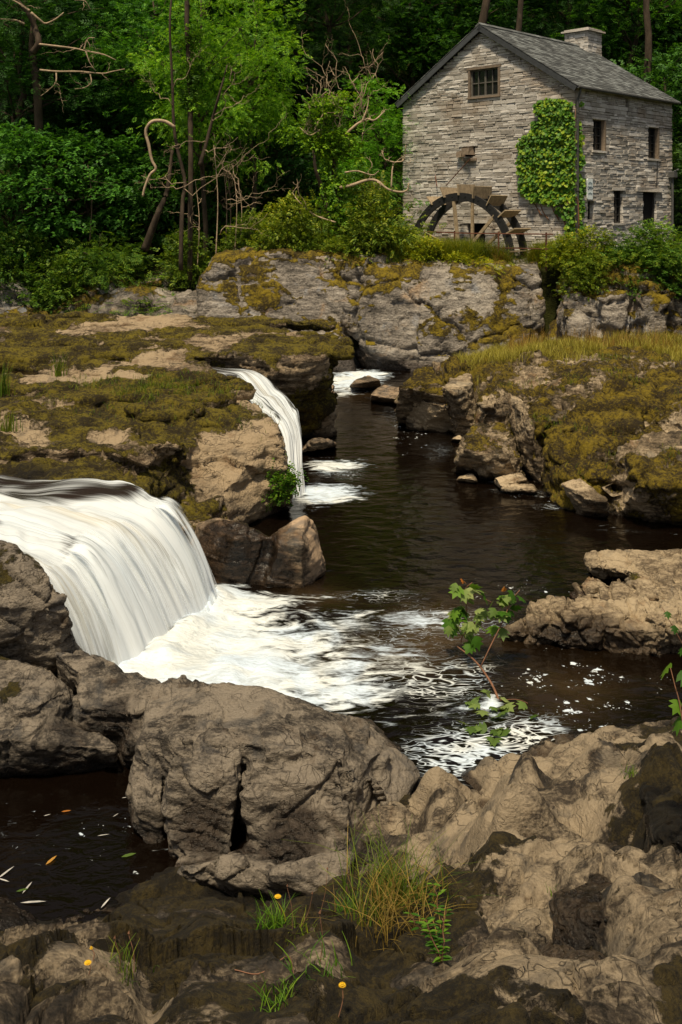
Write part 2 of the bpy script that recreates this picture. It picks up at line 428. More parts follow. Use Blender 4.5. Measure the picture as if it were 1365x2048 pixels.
M_BANK = rock_mat('mossy_bank_rock', (0.028, 0.020, 0.012), (0.145, 0.108, 0.066), (0.48, 0.38, 0.25), (0.032, 0.021, 0.005), (0.26, 0.19, 0.014), sc=0.8, lichen=0.25, bump=0.95)
M_BOULDER = rock_mat('wet_boulder_rock', (0.02, 0.016, 0.012), (0.10, 0.075, 0.05), (0.40, 0.29, 0.19), sc=1.0, lichen=0.1, bump=0.4, speck=0.3)
M_OUT = rock_mat('pale_outcrop_rock', (0.024, 0.017, 0.011), (0.12, 0.088, 0.054), (0.36, 0.285, 0.185), sc=1.2, lichen=0.2, bump=0.7)

def soil_mat():
    m, nt = mat_new('woodland_soil'); t = NT(nt); p = t.pos()
    n = t.noise(p, 1.2, 6, 0.65); n2 = t.noise(p, 14, 4, 0.7)
    c = t.ramp(t.math('ADD', t.math('MULTIPLY', n, 0.6), t.math('MULTIPLY', n2, 0.4)), [(0.35, (0.012, 0.012, 0.005)), (0.55, (0.03, 0.034, 0.008)), (0.75, (0.075, 0.07, 0.016))])
    t.out(t.bsdf(c, 0.95, t.bump(n2, 0.8, 0.1), 0.1)); return m
M_SOIL = soil_mat()

def water_mat():
    m, nt = mat_new('peaty_river_water'); t = NT(nt); p = t.pos()
    ps = t.map(p, (0.55, 1.5, 1.0), (0, 0, 0.45))
    foam = t.attr('foam'); lace = t.attr('lace'); speck = t.attr('speck')
    soft = t.noise(ps, 2.2, 5, 0.6, 1.6); fine = t.noise(ps, 9, 4, 0.6, 1.2)
    a = t.math('ADD', foam, t.math('ADD', t.math('MULTIPLY', t.math('SUBTRACT', soft, 0.5), 1.7), t.math('MULTIPLY', t.math('SUBTRACT', fine, 0.5), 0.7)))
    f1 = t.step(a, 0.30, 0.80)
    # stringy lace: ridges of two warped noises
    def ridge(sc, dist, w):
        n = t.noise(ps, sc, 1.6, 0.5, dist)
        return t.math('SUBTRACT', 1.0, t.math('MULTIPLY', t.math('ABSOLUTE', t.math('SUBTRACT', n, 0.5)), w))
    rd = t.math('MAXIMUM', ridge(2.0, 2.4, 9.0), ridge(3.8, 2.0, 10.5))
    f2 = t.step(t.math('ADD', t.math('SUBTRACT', lace, 1.0), t.math('MULTIPLY', rd, 1.0)), 0.22, 0.75)
    nv = t.n('ShaderNodeTexNoise'); t.inp(nv.inputs['Vector'], p); nv.inputs['Scale'].default_value = 9; nv.inputs['Detail'].default_value = 3
    pw = t.mix(0.22, p, nv.outputs['Color'], 'ADD')
    cells = t.voro(t.map(pw, (0.8, 1.0, 1)), 6.0); cells2 = t.voro(t.map(pw, (0.8, 1.0, 1)), 15)
    gate = t.noise(p, 2.3, 3, 0.6)
    thr = t.math('MULTIPLY', t.math('MULTIPLY', speck, t.step(gate, 0.38, 0.66)), 0.42)
    f3 = t.step(t.math('SUBTRACT', thr, cells), 0.0, 0.12)
    f4 = t.step(t.math('SUBTRACT', t.math('MULTIPLY', thr, 0.75), cells2), 0.0, 0.12)
    ff = t.math('MAXIMUM', t.math('MAXIMUM', f1, f2), t.math('MAXIMUM', f3, f4))
    fcol = t.mix(t.step(t.noise(p, 0.9, 3, 0.5, 1.0), 0.42, 0.62), (0.64, 0.76, 0.90), (0.74, 0.79, 0.80))
    murk = t.math('MULTIPLY', t.attr('murk'), t.noise(p, 2.5, 4, 0.6, 1))
    wcol = t.mix(murk, (0.0035, 0.0020, 0.0011), (0.085, 0.055, 0.026))
    wav = t.math('ADD', t.noise(t.map(p, (1.0, 1.7, 1)), 3.5, 3, 0.5, 0.6), t.math('MULTIPLY', t.noise(p, 13, 3, 0.55, 0.4), 0.25))
    w = t.bsdf(wcol, 0.10, t.bump(wav, 0.30, 0.05), 0.5, IOR=1.33)
    fcol = t.mix(t.math('MULTIPLY', t.step(t.math('ADD', t.math('MULTIPLY', soft, .5), t.math('MULTIPLY', fine, .5)), 0.54, 0.40), 0.55), fcol, (0.42, 0.47, 0.50))  # grey-blue shading painted into the low parts of the foam
    f = t.bsdf(fcol, 0.75, t.bump(t.math('ADD', soft, fine), 0.6, 0.06), 0.2)
    mx = t.n('ShaderNodeMixShader'); t.inp(mx.inputs[0], t.math('MULTIPLY', ff, 0.96)); nt.links.new(w, mx.inputs[1]); nt.links.new(f, mx.inputs[2])
    t.out(mx.outputs[0]); return m
M_WATER = water_mat()

def fall_mat():
    m, nt = mat_new('falling_white_water'); t = NT(nt)
    u = t.n('ShaderNodeUVMap').outputs[0]
    wv = t.n('ShaderNodeTexNoise'); t.inp(wv.inputs['Vector'], t.map(u, (7, 3, 1))); wv.inputs['Scale'].default_value = 1.0; wv.inputs['Detail'].default_value = 3
    va = t.n('ShaderNodeVectorMath', operation='MULTIPLY_ADD'); t.inp(va.inputs[0], wv.outputs['Color']); va.inputs[1].default_value = (0.06, 0, 0); t.inp(va.inputs[2], u); u = va.outputs[0]
    s1 = t.noise(t.map(u, (34, 1.1, 1)), 1.0, 5, 0.65, 0.35); s2 = t.noise(t.map(u, (150, 3.0, 1)), 1.0, 4, 0.65, 0.2)
    big = t.noise(t.map(u, (5, 1.6, 1)), 1.0, 4, 0.6, 0.5)
    st = t.math('ADD', t.math('MULTIPLY', s1, 0.5), t.math('ADD', t.math('MULTIPLY', s2, 0.22), t.math('MULTIPLY', big, 0.28)))
    foam = t.attr('foam')
    k = t.step(t.math('ADD', foam, t.math('MULTIPLY', t.math('SUBTRACT', st, 0.5), 3.0)), 0.10, 0.85)
    wh = t.mix(t.step(t.noise(t.map(u, (4, 0.7, 1)), 1.0, 3, 0.5), 0.42, 0.64), (0.66, 0.76, 0.86), (0.82, 0.80, 0.70))
    wh = t.mix(t.step(st, 0.52, 0.40), (0.80, 0.87, 0.93), wh)
    wh = t.mix(t.math('MULTIPLY', t.step(t.math('ADD', t.math('MULTIPLY', s1, .6), t.math('MULTIPLY', s2, .4)), 0.50, 0.38), 0.42), wh, (0.42, 0.46, 0.48))
    sx = t.n('ShaderNodeSeparateXYZ'); t.inp(sx.inputs[0], u); wh = t.mix(t.math('MULTIPLY', t.step(sx.outputs[1], 0.66, 0.92), 0.8), wh, (0.80, 0.85, 0.90))
    b = t.bsdf(wh, 0.65, t.bump(st, 0.28, 0.05), 0.15)
    tl = t.n('ShaderNodeBsdfTranslucent'); t.inp(tl.inputs['Color'], wh)
    m1 = t.n('ShaderNodeMixShader'); m1.inputs[0].default_value = 0.25; nt.links.new(b, m1.inputs[1]); nt.links.new(tl.outputs[0], m1.inputs[2])
    w = t.bsdf((0.018, 0.012, 0.008), 0.12, t.bump(st, 0.4, 0.05), 0.5, IOR=1.33)
    m2 = t.n('ShaderNodeMixShader'); t.inp(m2.inputs[0], k); nt.links.new(w, m2.inputs[1]); nt.links.new(m1.outputs[0], m2.inputs[2])
    tr = t.n('ShaderNodeBsdfTransparent'); m3 = t.n('ShaderNodeMixShader')
    al = t.step(t.math('ADD', t.attr('alpha'), t.math('MULTIPLY', t.math('SUBTRACT', st, 0.5), 1.6)), 0.15, 0.6)
    t.inp(m3.inputs[0], al); nt.links.new(tr.outputs[0], m3.inputs[1]); nt.links.new(m2.outputs[0], m3.inputs[2])
    t.out(m3.outputs[0]); return m
M_FALL = fall_mat()

# ================================================================ river
def blobs(px, py, lst):
    t = np.zeros(len(px))
    for x, y, rx, ry, v in lst: t += v * np.exp(-(((px - x) / rx) ** 2 + ((py - y) / ry) ** 2))
    return t
ys = [7.0]
while ys[-1] < 38.5: ys.append(ys[-1] + 0.022 + 0.0025 * (ys[-1] - 7))
ys = np.array(ys); xs = np.concatenate([np.arange(-14, -6.5, .3), np.arange(-6.5, 7.5, 0.05), np.arange(7.5, 14, .3)])
X, Y = np.meshgrid(xs, ys, indexing='ij')
V = np.stack([X.ravel(), Y.ravel(), np.zeros(X.size)], 1)
wx = V[:, :2] + 0.16 * np.stack([fbm(V * 0.9, 3, s=31), fbm(V * 0.9, 3, s=32)], 1)
px = CX + wx[:, 0] / wx[:, 1] * F; py = HZ + CZ / wx[:, 1] * F
foam = blobs(px, py, [(450, 1300, 130, 110, .95), (330, 1350, 130, 70, 1.2), (560, 1370, 180, 60, .75), (430, 1215, 60, 40, .8), (720, 1400, 120, 40, .50), (640, 1270, 130, 50, .60), (790, 1320, 120, 40, .56), (860, 1250, 90, 24, .54), (720, 1225, 90, 16, .42), (900, 1370, 60, 20, .34),
     (540, 1205, 70, 16, .75), (890, 1228, 50, 14, .34), (930, 1415, 55, 22, .55), (820, 1445, 60, 22, .40), (985, 1400, 36, 36, .5), (640, 1190, 50, 8, .35),
     (670, 930, 70, 16, .85), (650, 988, 80, 24, 1.25), (700, 935, 60, 10, .3), (705, 765, 60, 20, 1.2), (670, 790, 40, 10, .5), (740, 748, 50, 10, .7), (760, 800, 30, 8, .3),
     (1290, 1062, 60, 6, .35), (1210, 1052, 25, 7, .35)]) - 0.16
lace = blobs(px, py, [(920, 1500, 120, 60, 0.95), (1060, 1450, 90, 45, .72), (850, 1370, 110, 50, .58), (1000, 1240, 70, 40, .30), (740, 1290, 170, 90, .42), (880, 1240, 110, 40, .40), (960, 1340, 70, 40, .42), (740, 1185, 110, 16, .45),
     (870, 905, 45, 40, .42), (780, 830, 60, 50, .38), (690, 945, 80, 26, .5), (1050, 985, 110, 10, .5), (990, 965, 60, 8, .45), (1100, 1012, 60, 10, .5), (1030, 1180, 100, 14, .32), (1240, 1062, 120, 8, .35)])
speck = blobs(px, py, [(1220, 1385, 150, 60, 1.0), (1100, 1340, 120, 40, .8), (1120, 1440, 90, 40, .8), (170, 1690, 200, 110, .55), (820, 860, 80, 60, .7), (1060, 990, 110, 20, .8), (1020, 1180, 130, 30, .7), (930, 1500, 130, 60, .5)])
murk = blobs(px, py, [(870, 1260, 110, 60, 0.9), (760, 1310, 120, 40, .6), (1140, 1390, 120, 60, .55), (640, 1190, 60, 20, .6), (700, 780, 60, 20, .7)])
for a in (foam, lace, speck): a *= (py < 1580) | (a is speck)
turb = sstep(0.2, 1.0, foam)
V[:, 2] = 0.012 * fbm(V * np.array((2.2, 3.2, 1)), 3, s=40) + turb * (0.06 * (fbm(V * 1.7, 3, s=41)) + 0.012 * fbm(V * 5, 3, s=42)) + 0.08 * blobs(px, py, [(540, 1212, 60, 16, 1.0)]) + 0.16 * blobs(px, py, [(430, 1210, 40, 22, 1.0), (380, 1260, 50, 30, 1.0), (310, 1310, 60, 30, 1.0), (240, 1350, 50, 24, 1.0)])
# a clear, still inlet behind the near rock: keep it flat
V[:, 2] *= 1 - 0.85 * ((py > 1580) * 1.0)
put('river', V, grid_faces(len(xs), len(ys)), M_WATER, base=(0, 0, 0), attrs=dict(foam=foam, lace=lace, speck=speck, murk=murk), kind='structure', label='dark peaty river with white foam below the falls', cat='river')

# the pool above the ledges, higher than the river
xs = np.arange(-16, -2.4, 0.08); ys = np.arange(23.2, 28.5, 0.08)
X, Y = np.meshgrid(xs, ys, indexing='ij'); V = np.stack([X.ravel(), Y.ravel(), np.full(X.size, 2.06)], 1)
V[:, 2] += 0.01 * fbm(V * 2.5, 2, s=3)
z0 = np.zeros(len(V))
put('upper_pool_water', V, grid_faces(len(xs), len(ys)), M_WATER, base=(0, 0, 0), attrs=dict(foam=z0, lace=z0 + 0.2, speck=z0, murk=z0 + .35), kind='structure', label='still brown water lying between the upper rock ledges', cat='water')
put('riverbed', [(-400, -60, -0.9), (400, -60, -0.9), (400, 700, -0.9), (-400, 700, -0.9)], [(0, 1, 2, 3)], M_SOIL, base=(0, 0, 0), kind='structure', label='brown bed of the river under the water', cat='riverbed')

# ================================================================ waterfalls
def sheet(name, rows, nu, nv, disp, foamf, alphaf, label):
    """rows: list of flow paths (each a list of points) across the fall; lofted to a solid-looking sheet"""
    R = np.array([catmull(r, nv) for r in rows])
    S = np.array([catmull(R[:, j], nu) for j in range(nv)]).transpose(1, 0, 2)      # nu, nv, 3
    U, Vv = np.meshgrid(np.linspace(0, 1, nu), np.linspace(0, 1, nv), indexing='ij')
    du = np.gradient(S, axis=0); dv = np.gradient(S, axis=1); n = np.cross(dv, du); n /= np.linalg.norm(n, axis=2)[..., None] + 1e-9
    if n[nu // 2, 2, 2] < 0: n = -n
    S = S + n * disp(U, Vv)[..., None]
    Vt = S.reshape(-1, 3)
    o = put(name, Vt, grid_faces(nu, nv), M_FALL, base=(0, 0, 0), attrs=dict(foam=foamf(U, Vv).ravel(), alpha=alphaf(U, Vv).ravel()), kind='structure', label=label, cat='waterfall')
    uv = o.data.uv_layers.new(name='UVMap'); li = np.empty(len(o.data.loops), np.int32); o.data.loops.foreach_get('vertex_index', li)
    uvs = np.stack([U.ravel()[li], Vv.ravel()[li]], 1).astype(np.float32); uv.data.foreach_set('uv', uvs.ravel())
    return o
rows = []
for s in np.linspace(0, 1, 9):
    lip = np.array([-3.02, 15.75, 1.46]) * (1 - s) + np.array([-4.30, 12.55, 1.40]) * s
    end = np.array([-1.74, 15.3, -0.12]) * (1 - s) + np.array([-3.20, 12.15, -0.12]) * s
    lip[0] += 0.16 * math.sin(s * 9.0 + .4) + 0.10 * math.sin(s * 21); lip[2] += 0.06 * math.sin(s * 14 + 1); dirv = end - lip; dirv[2] = 0
    path = [np.array([-8.2, 16.6 - 3.3 * s, 1.72]), np.array([-6.4, 16.5 - 3.4 * s, 1.65]), np.array([-5.3, 16.35 - 3.5 * s, 1.59 - 0.05 * math.sin(s * 11)]), lip - dirv * 0.6 + (0, 0, 0.13 + .05 * math.sin(s * 17))]
    for q in (0.0, 0.2, 0.4, 0.6, 0.8, 1.0):
        path.append(lip + dirv * q + np.array([0, 0, -(lip[2] + 0.12) * q ** 2.0]))
    path.append(path[-1] + dirv * 0.12 + (0, 0, -0.3))
    rows.append(path)
def d1(U, Vv):
    U = U + .02 * np.sin(Vv * 7)
    q = np.stack([U * 9, Vv * 3, U * 0], -1); r = np.stack([U * 26, Vv * 2, U * 0], -1)
    return 0.05 * fbm(q * np.array((.7, 1, 1)), 2, s=51) * sstep(0, .25, Vv) + 0.016 * fbm(r, 2, s=52) + 0.07 * fbm(np.stack([U * 6, Vv * 14, U * 0], -1), 3, s=53) * (1 - sstep(.25, .5, Vv))
def f1(U, Vv):
    up = fbm(np.stack([U * 5 + Vv * 4, Vv * 9, U * 0], -1), 3, s=55)
    top = 0.85 + 0.9 * up
    k = sstep(0.34, 0.52, Vv)
    return top * (1 - k) + (0.85 + 0.35 * fbm(np.stack([U * 7, Vv * 1.5, U * 0], -1), 2, s=56)) * k
def a1(U, Vv):
    e = np.minimum(sstep(0, .16, U), sstep(1.0, .80, U)); gaps = fbm(np.stack([U * 8, Vv * 2.0, U * 0], -1), 3, s=58); return np.where(Vv < 0.36, 1.5, 0.22 + 0.95 * e + .5 * gaps + .25 * sstep(.75, .95, Vv))
sheet('waterfall', rows, 170, 200, d1, f1, a1, 'broad silky white waterfall pouring over the near ledge beside the brown rock')
def shifted(rows, d, k0=.36):
    out = []
    for p in rows:
        m = len(p); out.append([np.array(q) + (np.array(d) * sstep(.30, .55, i / (m - 1))) for i, q in enumerate(p)])
    return out
sheet('waterfall', shifted(rows, (.10, -.06, .07)), 150, 170, lambda U, Vv: 0.06 * fbm(np.stack([U * 11, Vv * 2.4, U * 0], -1), 3, s=65), lambda U, Vv: U * 0 + 0.95,
      lambda U, Vv: sstep(.34, .5, Vv) * (0.16 + .75 * fbm(np.stack([U * 13 + 3, Vv * 1.6, U * 0], -1), 3, s=66) + .18 * np.minimum(sstep(0, .1, U), sstep(1, .9, U))) - .4 * (1 - sstep(.34, .45, Vv)), 'loose outer strands of the broad silky waterfall')
A = [(-4.6, 25.0, 2.08), (-3.3, 24.6, 2.08), (-2.15, 24.5, 2.03), (-1.60, 23.8, 1.84), (-1.18, 23.1, 1.58), (-0.98, 22.5, 1.38), (-0.86, 21.95, 1.05), (-0.82, 21.35, 0.6), (-0.72, 21.0, -0.12)]
Bq = [(-4.6, 24.2, 2.08), (-3.4, 23.9, 2.08), (-2.8, 23.4, 2.03), (-2.45, 22.7, 1.84), (-2.05, 22.2, 1.62), (-1.62, 21.7, 1.45), (-1.32, 21.25, 1.15), (-1.18, 20.9, 0.6), (-1.10, 20.6, -0.12)]
mid = [tuple((np.array(a) + np.array(b)) / 2 + (0, 0, 0.03)) for a, b in zip(A, Bq)]
sheet('waterfall', [A, mid, Bq], 60, 150, lambda U, Vv: 0.035 * fbm(np.stack([U * 9, Vv * 4, U * 0], -1), 3, s=61) + 0.05 * fbm(np.stack([U * 4, Vv * 14, U * 0], -1), 2, s=62) * (1 - sstep(.55, .7, Vv)),
      lambda U, Vv: sstep(0.12, 0.35, Vv) * 0.62 + 0.15, lambda U, Vv: 0.12 + 0.75 * np.minimum(sstep(0, .25, U), sstep(1, .75, U)) + .55 * fbm(np.stack([U * 7, Vv * 5, U * 0], -1), 3, s=68),
      'slim far waterfall slipping round the pale cliffed ledge')
# a thin trickle over the upper ledge
A = [(-4.6, 24.6, 2.12), (-4.2, 24.4, 2.14), (-3.9, 24.1, 2.13), (-3.7, 23.9, 2.10)]
sheet('waterfall', [[(a[0], a[1] + .25, a[2]) for a in A], [(a[0], a[1], a[2] + .02) for a in A], [(a[0], a[1] - .25, a[2]) for a in A]], 20, 40, lambda U, Vv: 0.01 * fbm(np.stack([U * 6, Vv * 3, U], -1), 2),
      lambda U, Vv: U * 0 + 0.5, lambda U, Vv: 1.1 * np.minimum(sstep(0, .2, U), sstep(1, .8, U)), 'short trickle of white water on the upper ledge')

# ================================================================ near bedrock sheet the camera stands on
ctl = [(0, 1600, -.5), (150, 1650, -.6), (250, 1590, -.6), (150, 1750, -.5), (300, 1690, -.4), (0, 1500, -.4), (0, 1700, -.5), (110, 1850, .02), (220, 1812, .03), (320, 1775, .03), (375, 1745, .03), (0, 1860, .15),
       (0, 1925, 2.0), (200, 1905, 1.9), (350, 1850, 1.2), (500, 1855, 1.15), (350, 1950, 2.3), (0, 2048, 3.0), (350, 2048, 3.0), (682, 2048, 2.95), (682, 1950, 2.3), (682, 1855, 1.3), (600, 1798, .12), (480, 1795, .0), (700, 1785, .45), (850, 1785, .95), (850, 1850, 1.5), (850, 1950, 2.3),
       (1000, 2048, 2.85), (1365, 2048, 2.8), (1365, 1900, 2.4), (1365, 1800, 2.15), (1365, 1700, 1.8), (1365, 1600, 1.3), (1200, 1550, .9), (1365, 1500, .55), (1365, 1455, .12), (1180, 1472, .05), (1050, 1525, .08), (1000, 1560, .08), (900, 1562, .0), (850, 1575, .02), (1000, 1620, .7), (1000, 1700, 1.1), (1200, 1620, 1.2), (1200, 1700, 1.55), (1200, 1800, 1.95),
       (1200, 1900, 2.25), (1050, 1800, 1.65), (1050, 1900, 2.0), (800, 1650, .35), (900, 1650, .5), (820, 1700, .6), (700, 1680, .1), (600, 1650, -.4), (500, 1700, -.4), (600, 1740, -.2), (900, 1500, -.6), (1000, 1450, -.7), (1300, 1400, -.6), (600, 1400, -.6), (300, 1400, -.5)]
C = np.array([PZ(*c) for c in ctl] + [(-6, 3, 3.2), (6, 3, 3.0), (-6, 7, .6), (6, 8.5, 1.3), (0, 1.2, 3.7), (-5, 1, 3.9), (5, 1, 3.7), (-6, 10, -.4), (6, 11, .2), (12, 3, 3.2), (12, 8, 1.8), (12, 12, .8), (-12, 3, 3.4), (-12, 8, 1.2), (-12, 12, 1.0), (9, 11, .5), (-9, 10, .3)])
def tps(r2): return 0.5 * r2 * np.log(r2 + 1e-9)
D2 = ((C[:, None, :2] - C[None, :, :2]) ** 2).sum(2); n = len(C)
Am = np.zeros((n + 3, n + 3)); Am[:n, :n] = tps(D2) + 0.02 * np.eye(n); Am[:n, n] = 1; Am[:n, n + 1:] = C[:, :2]; Am[n, :n] = 1; Am[n + 1:, :n] = C[:, :2].T
wgt = np.linalg.solve(Am, np.concatenate([C[:, 2], [0, 0, 0]]))
def fore_base(xy):
    z = wgt[n] + xy @ wgt[n + 1:]
    for k in range(n): z = z + wgt[k] * tps(((xy - C[k, :2]) ** 2).sum(1))
    return z
ny = 470; yy = 1.6 * (11.6 / 1.6) ** np.linspace(0, 1, ny); uu = np.concatenate([-1 - 1.6 * np.linspace(1, .03, 34) ** 1.5, np.linspace(-1, 1, 420), 1 + 1.6 * np.linspace(.03, 1, 34) ** 1.5]); NU = len(uu)
Yg, Ug = np.meshgrid(yy, uu, indexing='ij'); Xg = Ug * (0.40 * Yg + 0.8)
V = np.stack([Xg.ravel(), Yg.ravel(), np.zeros(Xg.size)], 1)
V[:, 2] = fore_base(V[:, :2])
def fore_shape(V):
    px, py = proj(V); z = V[:, 2].copy()
    land = sstep(-0.25, 0.15, z)
    z += blobs(px, py, [(985, 1605, 55, 24, -.30), (860, 1725, 70, 26, -.22), (1230, 1665, 120, 32, -.30), (1130, 1890, 75, 40, -.38), (1180, 1745, 150, 30, .20), (1000, 1560, 60, 20, .12), (760, 1600, 50, 40, .22), (930, 1700, 30, 18, -.25), (800, 1650, 40, 20, -.2), (880, 1600, 50, 16, .18), (1050, 1640, 40, 20, .15),
         (990, 1680, 50, 40, .22), (820, 1830, 110, 60, .10), (150, 1960, 160, 40, .16), (640, 2000, 60, 50, .14), (420, 1905, 60, 30, .12), (1000, 1985, 150, 40, .16), (1250, 1990, 130, 50, .14), (1230, 1830, 120, 40, .12), (760, 1920, 60, 60, -.15), (300, 1985, 40, 60, -.12),
         (1330, 1600, 50, 60, .30), (1200, 1510, 120, 30, .10)])
    q = np.stack([V[:, 0], V[:, 1], V[:, 2] * 0.6], 1)
    w = q + 0.22 * np.stack([fbm(q * 1.1, 2, s=71), fbm(q * 1.1, 2, s=72), fbm(q * 1.1, 2, s=73)], 1)
    lob = billow(w * np.array((1.25, 1.6, 1.3)), 2, 0.45, s=74)
    scul = np.clip(blobs(px, py, [(900, 1620, 190, 130, 1.1), (1200, 1600, 220, 160, .7), (1150, 1850, 250, 120, .6)]), 0, 1)
    z += land * (0.34 * (lob - 0.45) * (0.30 + 0.70 * scul) + 0.26 * scul * (billow(w * np.array((2.4, 3.4, 2.6)), 2, .4, s=75) - .4))
    f1_, f2_, cid = voro((w @ rot(0.1, 0.2, 0.6)) * np.array((1.5, 2.3, 1.2)), 4); e = f2_ - f1_
    val, e2 = facets((w @ rot(0.1, 0.2, 0.5)) * np.array((1.3, 2.2, 1.2)), 4); z += land * (1 - .9 * scul) * (0.10 * val - .03 * (1 - sstep(0, .06, e2)))
    val, e2 = facets((w @ rot(0.1, 0.2, 0.1)) * np.array((3.2, 5.5, 3)), 6); z += land * (1 - .85 * scul) * (0.034 * val)
    f1_, f2_, cid = voro((w @ rot(0.1, 0.2, 0.3)) * np.array((4.5, 6.5, 3)), 9); e = f2_ - f1_
    gate = sstep(-.2, .3, fbm(q * 0.9, 2, s=77))
    pass
    for k, (sx, sy, am) in enumerate(((1.0, 2.6, .10), (2.2, .9, .085))):
        nn = fbm((w @ rot(0, 0, .35 + .5 * k)) * np.array((sx, sy, 1.0)), 3, .45, s=88 + k); z -= land * am * (1 - sstep(0, .065, np.abs(nn))) * sstep(-.25, .15, noise(q * .9, 95 + k))
    z += land * (0.010 * fbm(q * 6, 3, .55, s=78) + 0.004 * billow(q * 15, 2, .6, s=79))
    return z, px, py, scul, e
V[:, 2], px, py, scul, e = fore_shape(V)
Fq = grid_faces(ny, NU)[:, ::-1].copy()
N = vnormals(V, Fq)
FORE_V = V.copy(); FORE_GRID = (ny, NU)
moss = 0.48 + 0.8 * fbm(V * 1.5, 4, .6, s=81) - 0.85 * scul + 0.15 * sstep(.5, .9, N[:, 2])
moss += blobs(px, py, [(560, 1880, 260, 90, .75), (820, 1860, 150, 80, .7), (420, 1790, 120, 40, .5), (760, 2000, 90, 60, .5), (60, 1990, 40, 25, .4), (1340, 1610, 60, 70, .9), (1100, 1900, 70, 60, .5), (1000, 1790, 130, 50, .35), (330, 1960, 40, 60, .4),
    (130, 1900, 140, 18, -.6), (180, 1965, 150, 28, -.7), (640, 1990, 60, 40, -.8), (1000, 1960, 150, 40, -.7), (1250, 1960, 160, 80, -.55), (1240, 1760, 130, 60, -.5), (1200, 1530, 180, 60, -.5), (1050, 2030, 200, 30, -.4), (660, 1890, 40, 14, -.5), (395, 1905, 26, 26, -.6)])
mk = sstep(.45, .7, moss + .35 * fbm(V * 6, 3, s=84)); V[:, 2] += mk * (0.012 + 0.02 * billow(V * 7, 3, .5, s=85))
FORE_V = V.copy()
pale = 0.9 * scul * sstep(-.2, .5, fbm(V * 2.3, 3, s=82)) + blobs(px, py, [(1200, 1510, 200, 40, .6), (990, 1650, 80, 40, .8), (760, 1590, 60, 60, .5), (180, 1960, 150, 40, .5), (1050, 1980, 220, 50, .45), (1240, 1770, 120, 40, .4), (650, 1990, 60, 40, .5)]) - 0.1
wet = (1 - sstep(0.0, .18, V[:, 2])) + blobs(px, py, [(985, 1608, 50, 16, .8), (860, 1730, 60, 16, .7), (1250, 1665, 120, 20, .9), (1120, 1885, 60, 30, .6), (40, 1840, 70, 40, .8), (900, 1700, 60, 30, .4)])
put('bedrock_terrain', V, Fq, M_FORE, base=(0, 0, 0), attrs=dict(moss=moss, pale=pale, wet=wet), kind='structure', label='uneven brown bedrock with dark moss sloping down to the river', cat='bedrock')

def ground_z(x, y):
    """height of the near bedrock at x, y"""
    j = np.searchsorted(yy, y); j = min(max(j, 1), ny - 1); j = j - 1 if abs(yy[j - 1] - y) < abs(yy[j] - y) else j
    u = x / (0.40 * yy[j] + 0.8); i = int(np.argmin(np.abs(uu - u)))
    return FORE_V[j * NU + i, 2]
def on_ground(px, py):
    """march the view ray to the near bedrock: a point of the place seen at that pixel"""
    for d in np.arange(2.2, 11, 0.02):
        p = P(px, py, d)
        if p[2] <= ground_z(p[0], p[1]): return p
    return P(px, py, 6)
